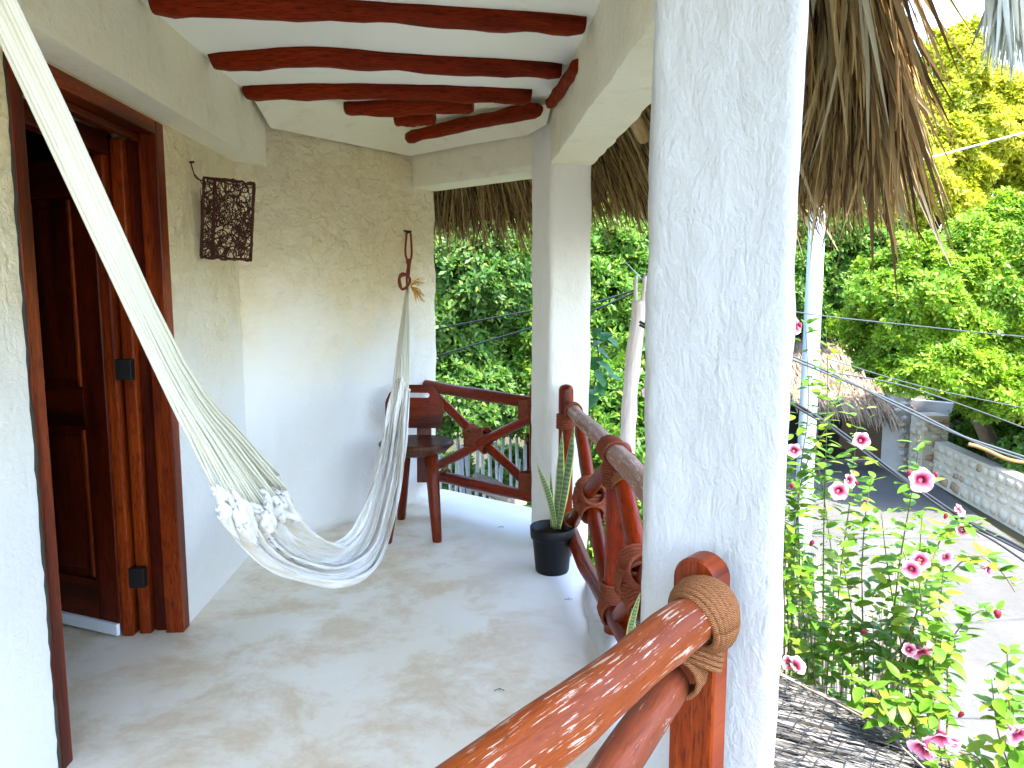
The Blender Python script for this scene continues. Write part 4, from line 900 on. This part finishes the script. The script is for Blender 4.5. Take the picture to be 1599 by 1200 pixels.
mbox('transformer', (pf_.x+.14,23.7,pf_.z-.55),(pf_.x+.5,24.1,pf_.z+.25), mat('white_transformer', (.7,.74,.78), .4, .4), t2, .05)
fk = thing('forked_post', 'pale crooked wooden post forked at its top, carrying the cables', 'post', (.95,5,-3))
m = MB(); m.tube(spline([(.90,5,-3),(.93,5,-1.5), at(960,940,5), at(979,700,5), at(985,600,5), at(996,500,5), at(998,470,5)], 26), [.062-.016*i/26 for i in range(27)], 12, wob=.22); m.build('trunk', M_fork, fk)
m = MB(); m.tube(spline([at(995,490,5), at(993,460,5), at(993,431,5)], 6), [.03,.022,.016,.015,.014,.013,.012], 8, wob=.2); m.build('prong', M_fork, fk)
m = MB(); m.tube(spline([at(1000,490,5), at(1005,462,5), at(1007,431,5)], 6), [.03,.024,.02,.018,.016,.014,.013], 8, wob=.2); m.build('prong', M_fork, fk)
# cables
def cable(lab, pts, r, mt=None, n=30, strands=1, name='overhead_cable'):
    if 'opening' not in lab and 'forked post' not in lab: pts = pts + [pts[-1] + (pts[-1]-pts[-2])*1.6, pts[-1] + (pts[-1]-pts[-2])*5]; n += 14
    m = MB(); P = spline(pts, n)
    for k in range(strands):
        ph = k*2*math.pi/max(1, strands); o = (0 if strands == 1 else r*1.3)
        m.tube([p + Vector((math.cos(ph+i*.25)*o, 0, math.sin(ph+i*.25)*o)) for i, p in enumerate(P)], r, 6)
    return tag(m.build(name, mt or M_cable), lab, 'cable', 'overhead cables')
cable('thick black cable bundle sagging in front of the pink flowers', [at(1000,505,3.7), at(1235,628,3.6), at(1330,690,3.55), at(1440,770,3.5), at(1520,820,3.45), at(1620,870,3.4), at(1900,1020,3.3)], .007, None, 40, 3)
cable('second black cable strand just beneath the thick bundle at right', [at(1440,770,3.52), at(1500,815,3.5), at(1560,850,3.5), at(1640,905,3.5)], .006)
cable('grey twisted cable crossing above the road in front of the gate', [at(1020,470,6), at(1294,583,6.2), at(1400,632,6.2), at(1500,680,6.2), at(1599,716,6.2), at(1900,810,6.2)], .010, M_cablegrey, 40, 2)
cable('pair of thin wires in front of the bright tree', [at(1010,440,8), at(1240,487,9), at(1420,508,9.5), at(1620,528,10), at(1900,550,10)], .008, M_cablegrey)
cable('lower thin wire reaching the gate pier', [at(1290,580,12), at(1400,600,12), at(1500,632,12), at(1620,676,12)], .012, M_cablegrey)
cable('thin wire crossing the bright tree a little above the grey cable', [at(1290,560,11), at(1440,604,11), at(1620,642,11)], .009, M_cablegrey)
cable('pale line slanting up across the yellow tree top', [at(1380,268,7), at(1440,250,7), at(1599,207,7), at(1900,120,7)], .011, mat('pale_line', (.4,.42,.38), .6, .2))
cable('upper wire seen through the small far opening', [at(560,545,6.6), at(685,514,6.6), at(828,486,6.2), at(920,474,5.6), at(996,452,5.0)], .008)
cable('lower wire seen through the small far opening', [at(560,600,6.6), at(685,556,6.6), at(828,513,6.0), at(920,487,5.5), at(996,455,5.0)], .008)
cable('thin wire from the distant pole down to the forked post', [at(960,392,20), at(1006,440,5.0)], .004, M_cablegrey)
cable('short pale wire from the forked post towards the big pillar', [at(1006,455,5.0), at(1040,482,4.9), at(1200,560,4.4)], .010, M_cablegrey)
b_ = tag(log('bare_branch', at(1512,694,6.8), at(1640,728,6.6), .018, mat('orange_brown_bark', (.34,.17,.07), .8, .1), None, .04), 'bare orange brown branch under the grey cable at right', 'branch')

# stone wall and gate
def stones(parent, org, ex, H, L, nrm, s0=.16, s1=.34, mts=None, limit=300):
    ex = Vector(ex).normalized(); nrm = Vector(nrm).normalized(); z = 0; cnt = 0
    while z < H-.04:
        h = min(random.uniform(s0, s1*.8), H-z)*1.0; x = random.uniform(-.1,.0)
        while x < L:
            w_ = random.uniform(s0, s1)*random.uniform(.8,1.5); x1 = min(x+w_, L)
            if x1-x > .08 and x >= -.02:
                bm = bmesh.new(); bmesh.ops.create_icosphere(bm, subdivisions=1, radius=.5)
                for v in bm.verts:
                    q = v.co.copy(); q = Vector((max(-.43,min(.43,q.x*1.15)), q.y, max(-.43,min(.43,q.z*1.15)))); q *= 1+.18*noise.noise(q*3+Vector((x*7,z*7,0)))
                    q = q + Vector((0,0,.12*math.sin(x*9+z*5)*q.x)); v.co = org + ex*(x+(x1-x)/2 + q.x*(x1-x)) + Vector((0,0,z+h/2+q.z*h)) + nrm*(q.y*.12)
                me = bpy.data.meshes.new('stone'); bm.to_mesh(me); bm.free(); me.polygons.foreach_set('use_smooth', [True]*len(me.polygons))
                link('stone', me, random.choice(mts), parent); cnt += 1
            x = x1
            if cnt >= limit: return
        z += h
W0, W1 = Vector((8.64, 5.0, -3)), Vector((10.75, 16.9, -3)); ex = (W1-W0).normalized(); nr = Vector((-ex.y, ex.x, 0)); L = (W1-W0).length
sw = thing('stone_wall', 'low rubble limestone wall along the far side of the sandy road', 'wall', W0)
m = MB(); m.box((0,-.14,0),(L,.14,1.0), Matrix.Translation(W0 - nr*.14) @ Matrix.Rotation(math.atan2(ex.y, ex.x), 4, 'Z')); m.build('mortar', M_mortar, sw)
stones(sw, W0 - nr*.022, ex, .98, L, nr, .16, .50, [M_stone, M_stonepale, M_mortar, M_mortar, M_mortar, M_stonepale])
gp = thing('stone_pier', 'short rubble stone pier ending the low stone wall', 'pier', (10.75,17.1,-3))
m = MB(); m.box((10.5,16.95,-3),(11.1,17.5,-1.42)); m.build('mortar', M_mortar, gp); stones(gp, Vector((10.5,16.94,-3)), (1,0,0), 1.55, .6, (0,-1,0), .14, .26, [M_stone, M_stonepale, M_mortar])
stones(gp, Vector((10.49,17.5,-3)), (0,-1,0), 1.55, .5, (-1,0,0), .14, .26, [M_stone, M_stonepale, M_mortar])
ww = thing('white_wall', 'whitewashed wall section with a small blue sign beside the gate', 'wall', (10.3,18,-3))
g = [at(1412,655,18.6), at(1500,672,17.6)]
m = MB(); m.prism([(g[0].x,18.6),(g[1].x,17.6),(g[1].x+.15,17.8),(g[0].x+.15,18.8)], -3, -1.25); m.build('plaster_face', M_whitewall, ww)
c1 = at(1476,690,17.7); mbox('blue_sign', (-.18,-.02,-.22),(.18,.02,.22), M_blue, ww, .01, Matrix.Translation(c1+Vector((-.05,-.05,0))) @ Matrix.Rotation(-.6, 4, 'Z'))
pr = thing('stone_pier', 'tall pale rubble pier holding up the right end of the thatched gate', 'pier', (9.6,18,-3))
c2 = at(1398,700,18.2); m = MB(); m.prism([(c2.x-.22,18.0),(c2.x+.22,18.0),(c2.x+.22,18.45),(c2.x-.22,18.45)], -3, -1.02); m.build('mortar', M_whitewall, pr)
stones(pr, Vector((c2.x-.24,17.99,-3)), (1,0,0), 1.95, .46, (0,-1,0), .16, .26, [M_whitewall, M_mortar, M_stonepale])
gh = thing('thatched_gate', 'two tiered brown thatched gate roof under the tree across the road', 'gate', (8.8,18.5,-3))
m = MB(); a_, b_2 = at(1270,700,19.5), at(1388,700,19.5); m.box((a_.x-1,19.4,-3),(b_2.x+.2,19.6,-.9)); m.build('gate_shade_panel', mat('painted_gate_shade', (.02,.018,.015), .9, .05), gh)  # near-black panel stands in for the shade inside the gate opening
for x in (a_.x-.6,): m = MB(); m.tube([(x,18.2,-3),(x,18.2,-1)], .1, 8); m.build('post', M_bark, gh)
def tier(pix0, pix1, h, dep, N, y):
    a, b = at(*pix0, y), at(*pix1, y); uu = rng.uniform(0,1,N)[:,None]; s = rng.uniform(0,1,N)[:,None]; A = np.array(a); B = np.array(b)
    P = A*(1-uu)+B*uu + np.array([[0,dep,h]])*(1-s); D = np.array([[0,-dep,-h]])*np.ones((N,1)) + rng.normal(0,.12,(N,3)); V, F, U_ = blades(P, D, rng.uniform(.25,.5,N), rng.uniform(.012,.028,N), sag=.3)
    o = npmesh('thatch_tier', V, F, M_thatchfar, gh, False, U_); tag(o, kind='stuff')
    m = MB(); m.add([a+Vector((0,0,-.02)), b+Vector((0,0,-.02)), b+Vector((0,dep,h-.02)), a+Vector((0,dep,h-.02)), b+Vector((0,dep,-.02)), a+Vector((0,dep,-.02))], [(0,1,2,3),(1,4,2),(0,3,5),(0,5,4,1)]); m.build('thatch_core', M_thatchbase, gh)
tier((1240,622), (1400,650), .80, 1.0, 1500, 17.7); tier((1235,575), (1352,588), .85, .9, 1100, 18.8); tier((1395,648),(1432,650), .4,.5, 240, 18.2)

# stick fences
def sticks(lab, p0, p1, n, h0, h1, r0, r1, mt, jit=.05, lean=.06, rail=True, nm='stick_fence'):
    p0, p1 = Vector(p0), Vector(p1); t = thing(nm, lab, 'fence', p0); 
    for k in range(n):
        p = p0.lerp(p1, (k+random.uniform(-.35,.35))/n) + Vector((random.uniform(-jit,jit), random.uniform(-jit,jit), 0)); h = random.uniform(h0, h1); r = random.uniform(r0, r1); lx = Vector((random.gauss(0,lean), random.gauss(0,lean), 0))*h
        m = MB(); m.tube([p, p+lx*.4+Vector((random.uniform(-.015,.015),0,h*.45)), p+lx+Vector((0,0,h))], [r, r*.9, r*.75], 6, wob=.2); m.build('stick', mt, t)
    if rail:
        m = MB(); m.tube([p0+Vector((0,.04,h0*.45)), p1+Vector((0,.04,h0*.45))], .018, 6); m.build('cross_rail', mt, t)
    return t
q = at(1210,900,6.0); sticks('grey weathered stick fence behind the flowering shrubs', (q.x,6.0,-3), (at(1450,1000,5.3).x,5.3,-3), 62, 1.75, 2.45, .010, .024, M_stick, .06, .045)
q = at(680,700,11.2); sticks('whitewashed stick fence seen through the far railing', (q.x-.1,11.2,-3), (at(860,700,10.6).x,10.6,-3), 23, 2.0, 2.45, .03, .042, M_wstick, .06, .04)
m = MB(); m.tube([(1.0-.2,11.4,-3),(1.0-.2,11.4,-.35)], .09, 8); tag(m.build('red_gate_post', M_log), 'dark red post standing behind the whitewashed sticks', 'post')
rk = tag(log('fallen_log', at(740,752,10.3), at(850,800,9.6), .13, M_stick, None, .05), 'grey fallen log lying behind the far railing', 'log')

# ================================================================ FOLIAGE
def foliage(blobs, n, k, L, W, seedv=0, spread=1.0, flat=0):
    rg = np.random.default_rng(100+seedv); vol = np.array([b[3]*b[4]*b[5] for b in blobs])**.67; cnt = rg.multinomial(n, vol/vol.sum()); Cs = []; Ds = []
    for b, c in zip(blobs, cnt):
        d = rg.normal(size=(c,3)); d /= np.linalg.norm(d,axis=1,keepdims=True); d[:,2] = np.where(d[:,2] < -.5, -d[:,2], d[:,2]); d[:,1] = np.where((d[:,1] > .35) & (rg.random(c) < .6), -d[:,1], d[:,1])
        f1 = np.sin(d[:,0]*5.1+b[0])*np.sin(d[:,1]*4.7+b[1])*np.sin(d[:,2]*5.9+b[2]*3); f2 = np.sin(d[:,0]*13+b[1])*np.sin(d[:,2]*12+b[0])*np.sin(d[:,1]*11)
        r = (.90 + .22*f1 + .11*f2)*(rg.random(c)**.13); keep = (f2 + rg.normal(0,.35,c)) > -.62; p = np.array(b[:3]) + d*r[:,None]*np.array(b[3:6]); Cs.append(p[keep]); Ds.append((d/np.array(b[3:6]))[keep])
    Cc = np.concatenate(Cs); D = np.concatenate(Ds); D /= np.linalg.norm(D,axis=1,keepdims=True); D += rg.normal(0,.35,D.shape) + np.array([0,0,.35]); D /= np.linalg.norm(D,axis=1,keepdims=True)
    N = len(Cc); ref = rg.normal(size=(N,3)); a = np.cross(D, ref); a /= np.linalg.norm(a,axis=1,keepdims=True); b = np.cross(D, a); VS = []
    for j in range(k):
        an = 2*math.pi*j/k + rg.uniform(-.4,.4,N); out = a*np.cos(an)[:,None]+b*np.sin(an)[:,None]; tl_ = rg.uniform(.15,.8,N)[:,None]; dr_ = out*(1-tl_*.5)+D*tl_; dr_ /= np.linalg.norm(dr_,axis=1,keepdims=True)
        sd = np.cross(dr_, D); sd /= np.linalg.norm(sd,axis=1,keepdims=True)+1e-9; l = (L*rg.uniform(.65,1.2,N))[:,None]; base = Cc + rg.normal(0,L*.12,(N,3)); w_ = l*W
        VS.append(np.stack([base, base+dr_*l*.5+sd*w_+D*l*.05, base+dr_*l-D*l*.12, base+dr_*l*.5-sd*w_+D*l*.05], 1))
    V = np.concatenate(VS).reshape(-1,3); F = np.arange(len(V)).reshape(-1,4); return V, F
def tree(name, lab, cat, base, blobs, n, k, L, W, mt, group=None, trunk=.12, seedv=0):
    t = thing(name, lab, cat, base, group); V, F = foliage(blobs, n, k, L, W, seedv); tag(npmesh('crown', V, F, mt, t), kind='stuff')
    b = Vector(base); m = MB(); top = Vector(blobs[0][:3])
    m.tube(spline([b, b.lerp(top,.45)+Vector((random.uniform(-.15,.15),0,0)), top], 8), [trunk*(1-.06*i) for i in range(9)], 9, wob=.2); m.build('trunk', M_bark, t)
    m = MB()
    for bl in blobs:
        for q_ in range(3):
            e = Vector(bl[:3]) + Vector((random.uniform(-.6,.6)*bl[3], random.uniform(-.6,.6)*bl[4], random.uniform(-.1,.7)*bl[5])); s = b.lerp(top, random.uniform(.5,.95)); m.tube(spline([s, s.lerp(e,.5)+Vector((0,0,.12)), e], 5), [trunk*.4*(1-.14*i) for i in range(6)], 5)
    m.build('limbs', M_bark, t); return t
G1 = 'trees and bushes across the street'
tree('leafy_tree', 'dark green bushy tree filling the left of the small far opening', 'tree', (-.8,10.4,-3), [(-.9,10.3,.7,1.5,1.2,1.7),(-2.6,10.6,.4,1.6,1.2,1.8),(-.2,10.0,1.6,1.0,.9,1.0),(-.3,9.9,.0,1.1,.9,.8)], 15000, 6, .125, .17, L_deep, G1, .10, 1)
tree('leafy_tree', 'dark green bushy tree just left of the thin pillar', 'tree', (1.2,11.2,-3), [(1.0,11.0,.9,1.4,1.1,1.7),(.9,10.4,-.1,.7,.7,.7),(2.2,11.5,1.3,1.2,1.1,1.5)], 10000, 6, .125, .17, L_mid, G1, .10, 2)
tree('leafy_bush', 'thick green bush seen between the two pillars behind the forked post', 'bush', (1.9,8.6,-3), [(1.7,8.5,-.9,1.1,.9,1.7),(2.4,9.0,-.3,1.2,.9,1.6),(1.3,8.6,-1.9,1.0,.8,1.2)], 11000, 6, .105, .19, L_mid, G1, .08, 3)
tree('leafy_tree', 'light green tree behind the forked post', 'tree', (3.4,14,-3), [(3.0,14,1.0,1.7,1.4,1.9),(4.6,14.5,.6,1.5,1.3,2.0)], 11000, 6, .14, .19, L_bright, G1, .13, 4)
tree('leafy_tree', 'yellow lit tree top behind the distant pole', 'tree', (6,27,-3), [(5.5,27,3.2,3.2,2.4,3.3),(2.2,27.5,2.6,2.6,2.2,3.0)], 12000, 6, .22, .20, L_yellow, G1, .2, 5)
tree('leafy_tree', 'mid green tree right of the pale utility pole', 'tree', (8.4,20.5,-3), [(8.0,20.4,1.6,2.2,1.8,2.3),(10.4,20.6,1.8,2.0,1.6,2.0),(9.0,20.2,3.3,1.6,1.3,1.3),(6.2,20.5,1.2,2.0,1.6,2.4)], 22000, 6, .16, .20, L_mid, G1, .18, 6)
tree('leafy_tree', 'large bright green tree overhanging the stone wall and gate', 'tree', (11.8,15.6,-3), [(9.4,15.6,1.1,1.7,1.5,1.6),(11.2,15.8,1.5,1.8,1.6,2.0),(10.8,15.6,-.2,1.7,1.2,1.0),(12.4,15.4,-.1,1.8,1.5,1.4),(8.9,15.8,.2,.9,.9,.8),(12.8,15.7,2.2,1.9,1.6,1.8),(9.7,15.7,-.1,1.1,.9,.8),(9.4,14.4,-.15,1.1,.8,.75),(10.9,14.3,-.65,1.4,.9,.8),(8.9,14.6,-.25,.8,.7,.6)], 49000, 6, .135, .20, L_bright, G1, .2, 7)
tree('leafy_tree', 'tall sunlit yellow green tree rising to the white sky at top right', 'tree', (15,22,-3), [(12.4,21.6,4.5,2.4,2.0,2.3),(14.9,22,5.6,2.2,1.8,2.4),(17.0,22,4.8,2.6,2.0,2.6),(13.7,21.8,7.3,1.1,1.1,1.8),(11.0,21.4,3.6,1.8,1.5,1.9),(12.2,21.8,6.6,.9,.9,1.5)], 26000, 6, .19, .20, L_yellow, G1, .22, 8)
BG = [(-9,24),(-4.5,25),(0,25.5),(9,29),(14,28),(19,26),(22,20),(20,14),(15.5,10.5),(14.5,5.5),(19,7)]
LB = ['far dark tree behind the house corner','far green tree behind the back wall','far green tree in the middle of the small opening','far tree behind the gate roof','far tree behind the bright tree','far tree at the right edge behind the stone wall','far tree beyond the right edge','tree beyond the right end of the stone wall','tree standing behind the near stretch of stone wall','tree behind the nearest end of the stone wall','tree in the yard far right of the stone wall']
for i, (x, y) in enumerate(BG): tree('leafy_tree', LB[i], 'tree', (x,y,-3), [(x,y,.8,3.2,2.4,3.4),(x+1.8,y+.3,2.2,2.2,2,2.2)], 7000, 6, .26, .22, L_deep if i < 5 else L_mid, G1, .2, 20+i)
for i, (x, y, z, lab) in enumerate([(1.35,5.6,-1.7,'light green bush close below the long railing'),(2.2,7.0,-2.0,'leafy bush at the foot of the forked post'),(3.1,8.6,-2.2,'low bush by the utility pole base'),(-.6,12.6,-2.3,'low dark bush added as shade behind the left whitewashed sticks'),(1.2,12.9,-2.3,'low dark bush added as shade behind the right whitewashed sticks'),(2.9,12.4,-2.2,'low dark bush added as shade beyond the whitewashed sticks'),(11.9,14.2,-1.8,'dark bush behind the low stone wall'),(12.9,17.5,-1.9,'dark bush behind the rubble pier'),(14.0,20,-1.2,'dark bush far behind the stone wall'),(10.9,21,-1.2,'dark bush behind the white wall'),(16.0,19,-1.0,'dark bush at the far right behind the stone wall')]): tree('leafy_bush', lab, 'bush', (x,y,-3), [(x,y,z,.9+.6*(i > 3),.7,1.1),(x+.5,y+.3,z-.2,.7+.8*(i > 3),.6,.9)], 4500+3500*(i > 3), 6, .10+.04*(i > 3), .24, L_bright if i < 2 else L_deep if i in (4,5,6) else L_mid, G1, .04, 40+i)  # low bushes by the whitewashed sticks are added to make dark shade there
vn = thing('broad_leaf_vine', 'climbing vine with broad heart shaped leaves right of the thin pillar', 'vine', (.85,5.3,-3))
m = MB(); vp = spline([(.85,5.3,-3),(.80,5.3,-1), at(925,640,5.3), at(935,570,5.3), at(928,512,5.3)], 20); m.tube(vp, .006, 5); m.build('stem', M_stem, vn)
LBm = leaf_mesh('leaf', 1, .42, L_broad, .35)
for k in range(15):
    p = at(930+random.uniform(-6,14), 512+k*7.5, 5.3+random.uniform(-.05,.05)); d = Vector((random.uniform(-.9,1), -.5, random.uniform(-.5,.1))).normalized()
    put('leaf', LBm, Matrix.Translation(p) @ d.to_track_quat('X','Z').to_matrix().to_4x4() @ Matrix.Scale(random.uniform(.09,.14), 4), vn)

for i, (u, v, lab) in enumerate([(887,936,'tiny dry twig bit on the floor close to the cracked rim'),(779,1079,'tiny dark curved twig on the pale floor beside the near rail'),(782,824,'tiny crumb of dry leaf on the floor between chair and pot')]):
    p = atz(u, v, .003); m = MB(); m.tube(spline([p+Vector((-.018,0,0)), p+Vector((.002,.008*(1 if i else -1),.004)), p+Vector((.02,.001,0))], 6), .0014, 4); m.tube([p, p+Vector((.006,.014,.003))], .001, 4)
    tag(m.build('dry_twig', M_bark), lab, 'twig', 'dry bits lying on the balcony floor')
